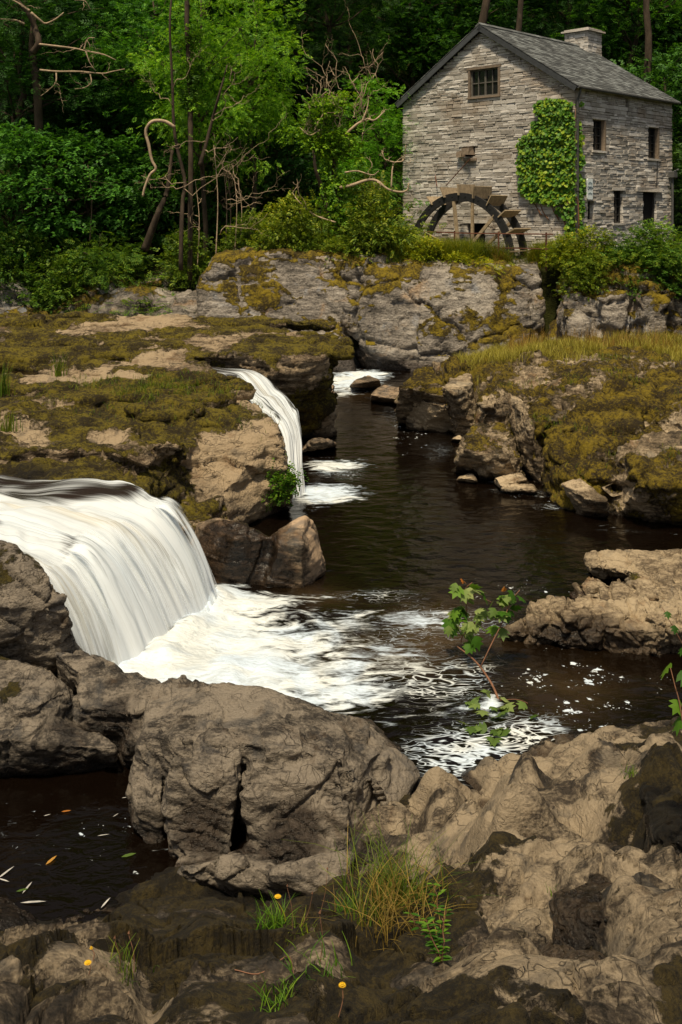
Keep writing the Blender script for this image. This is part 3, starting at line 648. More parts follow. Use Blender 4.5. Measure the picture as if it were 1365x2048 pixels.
# ================================================================ rocks and ledges
# the big dark rock between the inlet and the plunge pool
rock('riverside_rock', [
    H([(300, 1400, .80), (400, 1366, .93), (520, 1370, .95), (640, 1420, .85), (700, 1470, .80), (690, 1520, .78), (560, 1490, .93), (430, 1485, .93), (290, 1470, .80), (275, 1510, .62)],
      base=[(262, 1560, .38), (262, 1640, .0), (310, 1690, -.4), (540, 1710, -.4), (700, 1690, -.3), (760, 1600, -.2), (330, 1400, -.4), (640, 1420, -.4)]),
    H([(336, 1562, .66), (400, 1550, .72), (468, 1566, .67), (466, 1520, .84), (352, 1515, .82)], base=[(334, 1770, -.25), (400, 1795, -.25), (466, 1785, -.25), (350, 1600, -.3), (466, 1600, -.3), (336, 1650, .3), (466, 1650, .3)]),
    H([(496, 1572, .66), (590, 1552, .73), (688, 1566, .64), (680, 1510, .82), (500, 1512, .85)], base=[(490, 1800, -.25), (600, 1815, -.2), (704, 1780, -.1), (500, 1560, -.3), (690, 1545, -.3), (710, 1640, .25), (494, 1660, .3)]),
    H([(380, 1470, .92), (470, 1462, .95), (480, 1510, .86), (390, 1520, .80)], drop=.4), H([(520, 1440, .99), (600, 1450, .96), (610, 1500, .90), (530, 1505, .92)], drop=.4),
    H([(640, 1425, .80), (735, 1452, .62), (770, 1500, .55), (700, 1540, .7)], base=[(820, 1545, .0), (845, 1565, .0), (740, 1660, .1), (700, 1700, .05), (640, 1430, -.4), (740, 1450, -.4)]),
    H([(720, 1480, .55), (790, 1500, .4), (840, 1550, .18), (740, 1560, .5)], base=[(850, 1570, -.1), (790, 1650, .1), (720, 1500, -.4), (800, 1500, -.4)]),
    H([(360, 1735, .28), (440, 1722, .34), (540, 1735, .32), (560, 1765, .22), (375, 1762, .18)], base=[(335, 1810, -.35), (480, 1835, -.35), (600, 1835, -.2), (560, 1700, -.4), (380, 1700, -.4)]),
    H([(540, 1748, .34), (620, 1730, .38), (700, 1715, .38), (690, 1765, .28)], base=[(540, 1830, -.2), (700, 1820, .05), (700, 1700, -.3), (560, 1720, -.3)]),
    H([(265, 1540, .5), (322, 1520, .62), (322, 1600, .4), (275, 1620, .3)], base=[(280, 1680, -.2), (322, 1720, -.2), (322, 1540, -.3)])],
    0.018, M_BIG, smooth=2, seed=3, moss=-.25, moss_up=.25, moss_spots=[(450, 1490, .85, .24, .75), (600, 1450, .85, .15, .5), (420, 1730, .3, .2, .4)], pale=[(480, 1400, .9, .5, .55), (800, 1520, .35, .35, .85), (720, 1620, .2, .25, .7), (600, 1562, .7, .2, .6), (410, 1558, .68, .15, .6), (440, 1730, .3, .2, .6)],  # pale spots paint the lit top and ledges lighter
    wet=[(300, 1640, .1, .5, .6), (410, 1680, .25, .3, .7), (590, 1690, .25, .4, .6), (400, 1620, .45, .3, .35), (590, 1640, .4, .35, .35)], wetz=.15, lump=.022, lf=1.5, blocks=0, crack=0, tilt=(.35, .45), strata=.014, sf=7, fine=.005, iso=.05, isf=1.1, grain=.022, gf=1.8, facet=.036, fs=(1.3, 1.3, 2.4),  # damp rock; the front wet spots also paint the shaded face darker
    label='big dark weathered rock between black inlet and white plunge pool')
# rock left of the near waterfall
rock('riverside_rock', [
    H([(-150, 1085, 1.95), (-60, 1080, 1.95), (25, 1100, 1.85), (85, 1140, 1.62), (130, 1185, 1.35), (145, 1230, 1.1), (-100, 1200, 1.5)], base=[(155, 1290, .55), (165, 1345, .1), (100, 1330, .45), (-150, 1330, .5), (-100, 1120, .2), (60, 1160, .2), (0, 1400, 0)])],
    0.026, M_BIG, smooth=5, seed=12, moss=.12, moss_up=.2, moss_spots=[(110, 1240, 1.0, .3, .5), (20, 1180, 1.5, .5, .35), (20, 1350, .6, .35, .5)], pale=[(60, 1200, 1.3, .5, .35)], lump=.05, lf=1.4, blocks=0, crack=0, fine=.012, wetz=.5, facet=.08, fs=(1.2, 1.2, 1.6),
    label='tall brown mossy rock at the near end of the broad waterfall')
rock('riverside_rock', [
    H([(-120, 1300, .85), (0, 1315, .85), (80, 1335, .80), (140, 1375, .68), (60, 1420, .72)], base=[(-120, 1480, .2), (60, 1490, .2), (170, 1470, .1), (150, 1400, -.4), (-120, 1340, -.4), (80, 1345, -.4)]),
    H([(-100, 1420, .55), (60, 1425, .6), (200, 1460, .42), (230, 1500, .3), (0, 1480, .5)], base=[(-100, 1545, .05), (100, 1540, .1), (250, 1560, -.2), (-100, 1440, -.5), (220, 1460, -.5)])],
    0.022, M_BIG, smooth=6, seed=17, moss=-.1, moss_up=.2, moss_spots=[(20, 1380, .75, .22, 1.2)], wet=[(120, 1500, .2, .5, .8)], lump=.05, lf=1.6, blocks=0, tilt=(.3, .5), crack=0, fine=.008, facet=.05, fs=(1.3, 1.3, 1.8),
    label='rounded dark rocks with a green moss cap above the black inlet')
rock('riverside_rock', [
    H([(110, 1305, .9), (160, 1300, .9), (215, 1335, .72), (250, 1365, .6), (180, 1370, .66)], base=[(120, 1400, .2), (260, 1400, 0), (130, 1320, -.3), (230, 1345, -.3)]),
    H([(150, 1355, .72), (220, 1345, .75), (310, 1365, .72), (330, 1400, .66), (270, 1430, .58), (160, 1410, .6)], base=[(150, 1500, .05), (280, 1520, -.1), (340, 1440, -.3), (170, 1370, -.4), (320, 1370, -.4)]), H([(290, 1368, .74), (360, 1352, .80), (430, 1362, .84), (420, 1400, .74), (310, 1420, .62)], zb=-.4, spread=.1), H([(240, 1420, .52), (300, 1405, .6), (310, 1470, .42), (250, 1500, .3)], base=[(240, 1560, -.3), (310, 1570, -.3), (300, 1420, -.4)])],
    0.020, M_BIG, smooth=5, seed=23, moss=-.35, wet=[(230, 1470, .3, .5, .9)], lump=.04, lf=2, blocks=0, tilt=(.2, .4), crack=0, fine=.008, facet=.05, fs=(1.8, 1.8, 2.2),
    label='low dark rocks wedged under the foot of the broad waterfall')
rock('fall_ledge', [H([W(-3.35, 15.9, 1.30), W(-4.45, 12.6, 1.20), W(-8, 12.4, 1.4), W(-8, 16.8, 1.5)], base=[W(-2.55, 15.5, -.4), W(-3.75, 12.3, -.4), W(-8, 12.3, -.4), W(-8, 17, -.4), W(-3.0, 15.6, .75), W(-4.1, 12.5, .7)])],
    0.045, M_BIG, smooth=3, seed=29, moss=-.5, moss_up=0, wetz=3.0, lump=.06, lf=1.2, blocks=.06, bs=(1, 1, 2), crack=.05, fine=.02, label='wet dark rock lip hidden behind the broad waterfall', cat='rock ledge')
# boulder in the river
rock('boulder', [
    H([(400, 1050, .80), (440, 1035, .95), (490, 1050, .92), (545, 1075, .72), (470, 1075, .80)], base=[(370, 1130, .2), (430, 1190, -.2), (540, 1195, -.2), (385, 1060, -.3), (540, 1080, -.3)]),
    H([(545, 1068, .76), (600, 1036, .98), (612, 1034, .98), (606, 1090, .76), (555, 1090, .70)], base=[(520, 1192, -.15), (606, 1188, -.1), (608, 1184, -.1), (640, 1110, .35), (648, 1140, .1), (645, 1165, -.2), (560, 1060, -.3), (630, 1060, -.2), (625, 1050, .8)])],
    0.028, M_BOULDER, smooth=3, seed=31, moss=-.6, moss_up=0, pale=[(628, 1110, .4, .30, 1.4), (610, 1045, .9, .26, 1.0)], wet=[(628, 1110, .4, .3, -1.5), (450, 1110, .5, .75, 1.5), (545, 1150, .2, .45, 1.0), (500, 1070, .8, .35, .5)], wetz=.08, lump=.05, lf=1.3, blocks=.0, crack=.0, strata=.0, fine=.008,
    label='smooth dark wet boulder with one pale split face in the river')
def plates(n, xr, yr, zf, lx, ly, th, seed):
    r = np.random.RandomState(seed); out = []
    for _ in range(n):
        x, y = r.uniform(*xr), r.uniform(*yr); z = zf(x, y) + r.uniform(-.03, .05); a, b_ = r.uniform(*lx), r.uniform(*ly); t_ = r.uniform(*th); ang = r.normal(.05, .12); pts = []
        for k in range(9):
            q = 2 * math.pi * (k + r.uniform(-.3, .3)) / 9; u, v = a * math.cos(q) * r.uniform(.8, 1.1), b_ * math.sin(q) * r.uniform(.8, 1.1)
            X_, Y_ = x + u * math.cos(ang) - v * math.sin(ang), y + u * math.sin(ang) + v * math.cos(ang); dz = r.normal(0, .025) - .03 * v / b_
            pts += [(X_, Y_, z + dz), (X_ + r.normal(0, .04), Y_ + r.normal(0, .04), z - t_ + dz)]
        out.append(hull(pts))
    return out
# middle ledge with the pale cliffed end
rock('rock_ledge', [
    H([(420, 822, 1.85), (500, 822, 1.85), (562, 862, 1.66), (545, 830, 1.82), (470, 790, 1.93), (400, 772, 2.02), (250, 765, 2.08), (-250, 775, 2.1), (-250, 850, 2.0), (250, 850, 1.85)], base=[(585, 1040, -.3), (480, 1075, -.3), (410, 1060, -.2), (-250, 990, 1.2), W(-1.3, 21.3, -.3), W(-9, 24, -.3), W(-3.3, 17.0, -.3)]),
    H([(420, 830, 1.80), (475, 838, 1.78), (540, 850, 1.70), (568, 880, 1.55)], base=[(580, 1040, -.3), (575, 960, .8), (470, 1050, -.3), (408, 1030, .1), (440, 900, 1.3)]),
    H([(280, 845, 1.82), (400, 830, 1.85), (415, 850, 1.75)], base=[(410, 1000, .4), (330, 1010, .6), (300, 985, 1.2), (420, 1060, -.3), W(-4, 18.5, -.3)]),
    H([(-200, 850, 1.95), (0, 838, 1.98), (150, 850, 1.92), (270, 868, 1.82), (300, 900, 1.6)], base=[(310, 985, 1.3), (200, 975, 1.5), (0, 945, 1.6), (-200, 930, 1.65), W(-3.3, 16.4, .5), W(-8, 16.6, .5)]),
    H([(100, 880, 1.75), (220, 870, 1.8), (290, 960, 1.45)], base=[(150, 985, 1.45), (60, 960, 1.5), W(-5, 17.5, .5)])] + plates(16, (-7.5, -2.6), (19.5, 23.0), lambda x, y: 2.08 + .03 * (y - 21), (.7, 2.2), (.2, .5), (.16, .3), 5) + plates(6, (-7, -3.4), (16.9, 18.2), lambda x, y: 1.72 + .14 * (y - 17), (.5, 1.1), (.2, .4), (.15, .3), 6)
    + [H([(-250, 758, 2.24), (100, 756, 2.22), (380, 766, 2.16), (300, 780, 2.1), (-250, 790, 2.15)], drop=.4)],
    0.042, M_SHELF, smooth=2, seed=41, moss=.50, moss_up=.30, moss_spots=[(350, 880, 1.5, .8, .4), (440, 940, 1.0, .7, -1.5), (510, 940, .9, .7, -1.2), (530, 870, 1.5, .4, -.5), (460, 1000, .3, .6, -1.0), (540, 880, 1.4, .5, .1), (240, 810, 1.95, 1.5, .35), (60, 870, 1.9, .6, -.5), (230, 880, 1.75, .4, -.6), (150, 760, 2.1, 2.0, -.3)],
    pale=[(440, 920, 1.2, .8, 1.0), (460, 1000, .4, .6, 1.0), (520, 900, 1.2, .5, .7), (230, 880, 1.75, .4, .8), (60, 870, 1.9, .6, .6), (480, 810, 1.85, .8, .4), (200, 770, 2.05, 2.0, .4)], wet=[(200, 975, 1.45, .5, .6), (50, 950, 1.6, .7, .7), (350, 990, .8, .4, .4)], wetz=.12,
    lump=.06, lf=.8, blocks=0, tilt=(.05, .12), crack=0, strata=.09, sf=3.2, fine=.018, iso=.04, isf=.7, grain=.03, gf=.9, mrel=.04, facet=.10, fs=(.6, .6, 1.5), label='mossy stepped rock ledge with a pale worn cliff end between the two falls', cat='rock ledge')
# back ledge
rock('rock_ledge', [
    H([(-300, 648, 2.62), (300, 648, 2.62), (560, 660, 2.6), (640, 685, 2.5), (655, 700, 2.42), (560, 716, 2.36), (450, 712, 2.4), (-300, 700, 2.42)], base=[(560, 800, 1.0), (655, 800, 0.6), (645, 760, 1.4), (675, 890, -.3), (600, 895, -.3), (560, 850, 0), (-300, 720, 1.5), W(-1.0, 29, -.3), W(-14, 30, 0), W(-0.3, 27, -.3), W(-6, 25.5, .4)]),
    H([(440, 712, 2.38), (560, 722, 2.3), (650, 712, 2.38), (645, 770, 1.6)], base=[(540, 770, 1.7), (600, 870, .2), (665, 880, -.1), (560, 830, .3), W(-1.5, 26, 0)]),
    H([(-300, 668, 2.72), (-20, 655, 2.72), (200, 660, 2.68), (330, 668, 2.6), (150, 680, 2.58), (-300, 684, 2.6)], drop=.6),
    H([(380, 660, 2.62), (480, 652, 2.66), (560, 668, 2.6), (470, 676, 2.55)], drop=.6),
    H([(-300, 712, 2.38), (100, 704, 2.42), (180, 716, 2.33), (60, 722, 2.3), (-300, 724, 2.3)], drop=.5),
    H([(250, 706, 2.42), (340, 700, 2.46), (400, 720, 2.34), (430, 752, 2.2), (300, 730, 2.28)], drop=.6),
    H([(80, 730, 2.3), (200, 722, 2.32), (330, 738, 2.24), (280, 750, 2.18), (120, 742, 2.22)], drop=.5)] + plates(34, (-11, -1.2), (25.4, 30), lambda x, y: 2.44 + .07 * (y - 25.4), (1.0, 3.2), (.2, .5), (.14, .3), 7) + plates(6, (-1.6, -.6), (25.6, 27), lambda x, y: 2.0 - .6 * (27 - y), (.4, .8), (.3, .5), (.2, .4), 8),
    0.052, M_SHELF, smooth=1, seed=53, moss=.60, moss_up=.25, moss_spots=[(560, 700, 2.4, 1.0, .35), (620, 820, .6, .8, -.9), (640, 860, .2, .5, -.7), (300, 650, 2.6, 1.5, -.6), (600, 670, 2.55, .7, -.6), (310, 722, 2.35, .5, -.4)], pale=[(300, 652, 2.6, 2.0, .5), (610, 672, 2.5, .7, .8), (650, 850, .3, .5, .6), (300, 710, 2.4, .6, .7), (150, 735, 2.3, 1.2, .6), (480, 655, 2.6, .8, .6)],
    wet=[(590, 770, 1.5, .8, .6), (600, 830, .6, .6, .6), (200, 700, 2.4, 2.0, .35), (560, 790, 1.2, .4, .6)], wetz=.25, lump=.06, lf=.55, blocks=0, tilt=(.03, .05), crack=0, strata=.12, sf=4.0, fine=.02, iso=.04, isf=.5, grain=.03, gf=.7, mrel=.04, facet=.09, fs=(.4, .5, 1.8),
    label='long layered back ledge with moss and a dark overhanging end', cat='rock ledge')
# back cliff
def cl(px, py, d): return W(*P(px, py, d))
rock('cliff', [
    H([cl(395, 585, 37.6), cl(430, 525, 38.2), cl(560, 508, 38.4), cl(600, 535, 38.2), cl(640, 560, 38.0), cl(672, 600, 37.8), cl(676, 640, 37.7), cl(440, 500, 41), cl(600, 505, 41)], base=[cl(400, 760, 36.9), cl(640, 760, 36.9), cl(690, 730, 37.0), W(-5.5, 41, -.5), W(0, 41, -.5), cl(395, 600, 41)]),
    H([cl(575, 530, 38.2), cl(650, 512, 38.4), cl(700, 520, 38.3), cl(850, 520, 38.2), cl(690, 600, 37.5), cl(860, 560, 37.5), cl(600, 500, 42), cl(850, 500, 42)], base=[cl(740, 690, 37.2), cl(790, 690, 37.1), cl(870, 770, 36.8), W(1.0, 41, -.5), W(4.5, 41, -.5), cl(760, 770, 37.9), cl(700, 640, 37.7)]),
    H([cl(845, 545, 37.4), cl(950, 545, 37.3), cl(1075, 545, 37.2), cl(850, 515, 39), cl(1070, 520, 39), cl(845, 600, 37.1), cl(1080, 590, 36.9)], base=[cl(830, 770, 36.4), cl(1075, 770, 36.2), W(3, 41, -.5), W(7.4, 41, -.5), cl(840, 505, 42), cl(1070, 505, 42)]),
    H([cl(1035, 548, 36.9), cl(1082, 560, 36.9), cl(1086, 600, 36.8), cl(1040, 610, 36.8)], zb=-.3, spread=.1, back=(0, 1.5, 0)),
    H([cl(640, 650, 37.0), cl(700, 690, 36.9), cl(640, 690, 36.8)], zb=-.4, spread=.1, back=(0, 1.5, 0))],
    0.075, M_CLIFF, smooth=1, seed=61, moss=.20, moss_up=.7, moss_f=1.1, moss_spots=[(490, 520, 4.1, 1.6, .8), (760, 600, 2.6, 1.3, .55), (980, 620, 2.3, 1.2, .5), (1000, 690, 1.0, 1.5, .55), (900, 680, 1.2, 1.0, .35), (1010, 580, 3.0, .7, .4), (540, 660, 1.6, 1.2, .2), (840, 530, 4, 1, .4)],
    pale=[(900, 580, 3.1, 1.3, .5), (700, 570, 3.3, .8, .4), (520, 600, 2.7, 1.2, .25)], wetz=.9, wet=[(700, 720, .4, .9, .9)], lump=.05, lf=.5, blocks=0, tilt=(.15, .4), crack=0, strata=.03, sf=1.1, fine=.02, iso=.06, isf=.35, grain=.025, gf=.6, mrel=.05, facet=.20, fs=(.28, .35, .36), fcrack=.8,
    label='pale grey lichened cliff with yellow moss below the mill', cat='cliff')
rock('cliff', [
    H([cl(1125, 560, 35.8), cl(1200, 540, 35.8), cl(1400, 545, 35.2), cl(1500, 540, 35), cl(1120, 530, 39), cl(1500, 500, 39)], base=[cl(1115, 720, 35.0), cl(1500, 720, 34.0), W(8.3, 40, 1), W(16, 40, 1)]),
    H([cl(1210, 590, 34.8), cl(1260, 590, 34.8), cl(1250, 660, 34.6), cl(1205, 650, 34.6)], back=(0, 1.5, 0)),
    H([cl(1290, 570, 34.4), cl(1350, 575, 34.3), cl(1330, 680, 34.2), cl(1290, 690, 34.2)], back=(0, 1.5, 0)),
    H([cl(1130, 630, 34.9), cl(1180, 640, 34.8), cl(1170, 700, 34.6), cl(1130, 700, 34.6)], back=(0, 1.5, 0))],
    0.10, M_CLIFF, smooth=2, seed=67, moss=.6, moss_up=.6, pale=[(1230, 620, 2.5, .8, .2)], moss_spots=[(1230, 620, 2.5, .6, -.7), (1320, 620, 2.4, .6, -.5), (1150, 660, 1.8, .4, -.6)], wet=[(1150, 600, 2.5, 2, .6), (1300, 640, 2, 2, .6)], lump=.15, lf=.6, blocks=0, crack=0, fine=.03, facet=.25, fs=(.5, .5, .6), fcrack=.8,
    label='dark mossy cliff of broken blocks below the bushes', cat='cliff')
rock('cliff', [H([cl(-300, 570, 40), cl(0, 585, 40), cl(200, 595, 40), cl(400, 590, 39.5), cl(-300, 540, 44), cl(400, 540, 44)], base=[cl(-300, 690, 37), cl(410, 690, 37), W(-16, 44, 0), W(-5, 44, 0)]),
    H([cl(-20, 560, 39.3), cl(40, 570, 39.3), cl(50, 640, 39), cl(-20, 640, 39)], back=(0, 1.5, 0)), H([cl(220, 600, 39), cl(300, 605, 38.8), cl(300, 640, 38.6), cl(210, 640, 38.6)], back=(0, 1.5, 0)), H([cl(350, 590, 38.8), cl(410, 585, 38.6), cl(400, 640, 38.4), cl(340, 640, 38.4)], back=(0, 1.5, 0))],
    0.12, M_CLIFF, smooth=2, seed=71, moss=.2, wet=[(100, 620, 2.2, 3, .6), (300, 620, 2.2, 2, .6)], lump=.3, lf=.5, blocks=.2, bs=(.5, .5, .8), crack=.2, fine=.05, label='dark shaded rock bank under the left wood', cat='cliff')
# right bank
rock('rock_bank', [
    H([(1000, 745, 1.75), (1100, 712, 2.0), (1365, 708, 2.05), (1700, 705, 2.1), (1700, 800, 1.9), (1365, 800, 1.75), (1150, 790, 1.6), (1010, 790, 1.5)], base=[(1080, 985, -.3), (1180, 1040, -.3), (1700, 1080, -.3), (960, 930, -.3), W(2.6, 31, -.3), W(20, 34, -.3), W(20, 18, -.3), W(9, 34, 1.5), W(20, 34, 1.6), W(3, 33, .9)]),
    H([(1130, 760, 1.85), (1180, 735, 2.05), (1260, 735, 2.05), (1290, 790, 1.75), (1280, 860, 1.35), (1130, 860, 1.3)], drop=.9, back=(0, .6, -.3)),
    H([(1285, 760, 1.9), (1365, 740, 2.0), (1500, 760, 1.9), (1400, 850, 1.5), (1290, 840, 1.4)], drop=.9),
    H([(1200, 845, 1.36), (1330, 835, 1.4), (1320, 880, 1.15), (1190, 890, 1.1)], drop=.5),
    H([(1260, 905, 1.25), (1300, 866, 1.45), (1365, 862, 1.5), (1480, 870, 1.5), (1480, 960, 1.0), (1270, 970, .9)], base=[(1225, 1045, -.2), (1290, 1062, -.3), (1480, 1090, -.3), (1400, 1075, -.3), W(5.5, 21, 0)]),
    H([(1090, 860, 1.25), (1190, 850, 1.3), (1230, 960, .7), (1130, 950, .65)], drop=1.2), H([(1060, 790, 1.65), (1130, 770, 1.75), (1140, 830, 1.4), (1070, 850, 1.3)], drop=.8), H([(1230, 905, 1.1), (1290, 890, 1.15), (1260, 940, .9)], drop=.6), H([(960, 770, 1.6), (1010, 750, 1.75), (1020, 800, 1.45), (970, 810, 1.4)], drop=.8), blob(1210, 800, 1.55, .95, .7, .5, 1), blob(1330, 800, 1.5, .8, .7, .55, 2), blob(1110, 810, 1.4, .6, .5, .45, 3), blob(1160, 890, .95, .6, .5, .4, 4), blob(1310, 930, .85, .75, .6, .55, 5), blob(1010, 800, 1.3, .45, .5, .4, 6), blob(1240, 870, 1.15, .55, .4, .3, 7)],
    0.050, M_BANK, smooth=3, seed=83, moss=.60, moss_up=.20, moss_spots=[(1230, 1000, .4, .5, -.8), (1290, 850, 1.35, .5, -.4), (1370, 850, 1.4, .5, -.3), (1000, 760, 1.7, .6, -.4)], pale=[(1230, 1000, .4, .5, .7), (1270, 845, 1.4, .5, .7)], wetz=.15, lump=.10, lf=.8, blocks=0, tilt=(.1, .5), crack=0, fine=.035, facet=.13, fs=(.6, .6, .8), fcrack=.6, mrel=.06, iso=.10, isf=.6, grain=.05, gf=.8,
    label='large mossy rock bank rising from the river to the dry grass', cat='rock bank')
rock('rock_slab', [H([(1012, 782, 1.72), (1035, 800, 1.62), (1060, 850, 1.32), (1025, 790, 1.70), (1050, 800, 1.6)], base=[(1092, 985, -.15), (1060, 960, .0), (1040, 900, .6), (1020, 830, 1.2), (1110, 990, -.2), (1090, 900, .7)])],
    0.035, M_BANK, smooth=2, seed=87, moss=-.45, moss_up=.2, pale=[(1050, 880, .8, .9, .1)], lump=.05, lf=1.2, blocks=.03, bs=(3, 3, .8), tilt=(0, .5), crack=.05, strata=0, fine=.03, label='grey upright slab leaning against the mossy bank')
rock('rock_slab', [H([(882, 772, 1.42), (900, 752, 1.55), (942, 745, 1.6), (948, 765, 1.5), (905, 785, 1.36)], base=[(918, 890, -.2), (940, 885, -.1), (895, 830, .6), (960, 880, .0), (950, 800, 1.0)])],
    0.04, M_BANK, smooth=2, seed=88, moss=-.5, moss_up=0, pale=[(920, 765, 1.5, .4, .7)], lump=.05, lf=1.2, blocks=.03, bs=(3, 3, .8), tilt=(0, .5), crack=.04, fine=.03, label='pale flat-topped slab standing beside the cracked pale block')
rock('rock_block', [H([(822, 795, .95), (850, 782, 1.05), (885, 790, 1.0), (898, 815, .85)], base=[(812, 850, .1), (820, 872, -.2), (915, 876, -.2), (905, 850, .2), W(2.6, 29, 0), W(1.9, 28.5, 0)])],
    0.04, M_BANK, smooth=2, seed=89, moss=-.6, moss_up=0, pale=[(860, 830, .5, .9, .7)], lump=.04, lf=1, blocks=.04, bs=(1.6, 1.6, 1.2), crack=.05, fine=.02, wetz=.2, label='pale cracked block at the water below the mossy dome')
rock('mossy_rock', [H([(800, 775, 1.3), (830, 735, 1.7), (868, 730, 1.75), (885, 760, 1.5), (850, 790, 1.1)], base=[(790, 830, .4), (800, 858, -.2), (830, 800, .8), W(2.8, 30, -.2), W(2, 29.5, 0), (900, 800, 1)])],
    0.05, M_BANK, smooth=4, seed=90, moss=.65, lump=.1, lf=1, blocks=.04, bs=(1, 1, 1), crack=.05, fine=.03, label='dark mossy dome of rock where the channel bends')
rock('mossy_rock', [H([(925, 870, 1.0), (960, 842, 1.15), (1005, 850, 1.1), (1030, 870, .95), (1020, 920, .6), (930, 900, .8)], base=[(905, 940, .1), (910, 955, -.2), (1070, 985, -.2), (1045, 940, .3), W(3.6, 24.5, 0)])],
    0.04, M_BANK, smooth=3, seed=91, moss=.55, moss_spots=[(930, 920, .5, .3, -.8), (1000, 940, .3, .35, -.9)], pale=[(930, 930, .4, .3, .6), (1000, 940, .3, .35, .5)], lump=.08, lf=1.2, blocks=.06, bs=(1.4, 1.4, 1.6), crack=.07, fine=.03, label='moss-topped wedge of rock left of the upright slab')
for i, (pts, bs, lab) in enumerate([
    ([(990, 955, .28), (1040, 945, .34), (1055, 960, .25), (1000, 972, .18)], [(985, 970, -.2), (1060, 978, -.2), (1045, 950, -.2)], 'low pale block at the foot of the leaning slab'),
    ([(915, 957, .12), (945, 950, .18), (955, 962, .1)], [(912, 968, -.2), (960, 972, -.2), (935, 952, -.2)], 'small pale stone at the waterline below the mossy wedge'),
    ([(1000, 975, .14), (1065, 972, .18), (1072, 985, .08)], [(1000, 985, -.2), (1078, 992, -.2), (1060, 975, -.2)], 'flat wet stone lying at the river edge beside the leaning slab'),
    ([(1122, 965, .62), (1160, 955, .70), (1212, 1000, .45), (1170, 1000, .40)], [(1160, 1045, -.2), (1222, 1030, -.1), (1130, 985, .1), (1215, 1050, -.2), W(5.3, 20.6, -.2)], 'squared pale block tilted into the river'),
    ([(902, 878, .12), (918, 870, .2), (930, 880, .12)], [(900, 890, -.2), (932, 892, -.2), (915, 872, -.2)], 'rounded grey stone in the water beside the upright slab'),
    ([(600, 790, .10), (640, 768, .42), (668, 770, .38), (668, 800, .1)], [(590, 800, -.2), (672, 808, -.2), (640, 775, -.2)], 'dark pointed rock in the white rapid'),
    ([(742, 790, .3), (770, 772, .5), (800, 776, .5), (802, 800, .3)], [(740, 810, -.2), (805, 815, -.2), (790, 778, -.2), (760, 778, -.2)], 'brown boulder below the cliff recess'),
    ([(700, 770, .3), (730, 752, .5), (760, 760, .45)], [(695, 780, -.2), (765, 785, -.2), (740, 755, -.2)], 'dark rock at the head of the rapid'),
    ([(600, 905, .1), (630, 880, .45), (668, 885, .35), (640, 900, .15)], [(590, 905, -.2), (680, 893, -.2), (640, 870, -.2)], 'pale toe of rock at the foot of the back ledge')]):
    rock('stone', [H(pts, base=bs)], 0.03, M_BANK if i < 5 else M_BOULDER, smooth=3, seed=100 + i, moss=-.6, moss_up=.1, pale=[(p[0], p[1], p[2], .5, .5 if i < 5 else .1) for p in pts[:1]], lump=.04, lf=1.6, blocks=.02, bs=(2, 2, 2), crack=.02, fine=.015, wetz=.12, label=lab, cat='stone', group='stones along the river edge')
# outcrops on the right of the pool
rock('rock_outcrop', [H([(1175, 1110, .50), (1215, 1096, .58), (1290, 1105, .55), (1365, 1110, .55), (1900, 1130, .5), (1900, 1180, .4), (1300, 1160, .42), (1190, 1135, .4)], base=[(1165, 1145, -.2), (1250, 1180, -.2), (1900, 1240, -.2), W(10.5, 17.6, -.2), W(5.6, 17.4, -.2), W(4.2, 17, -.2)]),
    H([(1250, 1150, .42), (1365, 1148, .46), (1500, 1160, .42), (1365, 1205, .3), (1280, 1190, .28)], zb=-.3, spread=.15), H([(1195, 1168, .3), (1240, 1155, .38), (1295, 1172, .32), (1270, 1198, .22), (1205, 1198, .18)], zb=-.3, spread=.15), H([(1145, 1165, .2), (1185, 1150, .34), (1225, 1165, .3), (1235, 1185, .18), (1170, 1190, .1)], zb=-.2, spread=.1)],
    0.026, M_OUT, smooth=3, seed=121, moss=-.35, moss_up=-.2, moss_spots=[(1270, 1150, .4, .2, .7)], pale=[(1250, 1110, .5, 1.0, .35)], lump=.04, lf=1.6, blocks=.04, bs=(2.2, 2.2, 2.0), tilt=(.1, .4), crack=.08, fine=.008, wetz=.2, cw=.09, facet=.05, fs=(1.4, 1.4, 2.0),
    label='rounded pale outcrop ridge crossing the river behind the fractured rocks', cat='outcrop')
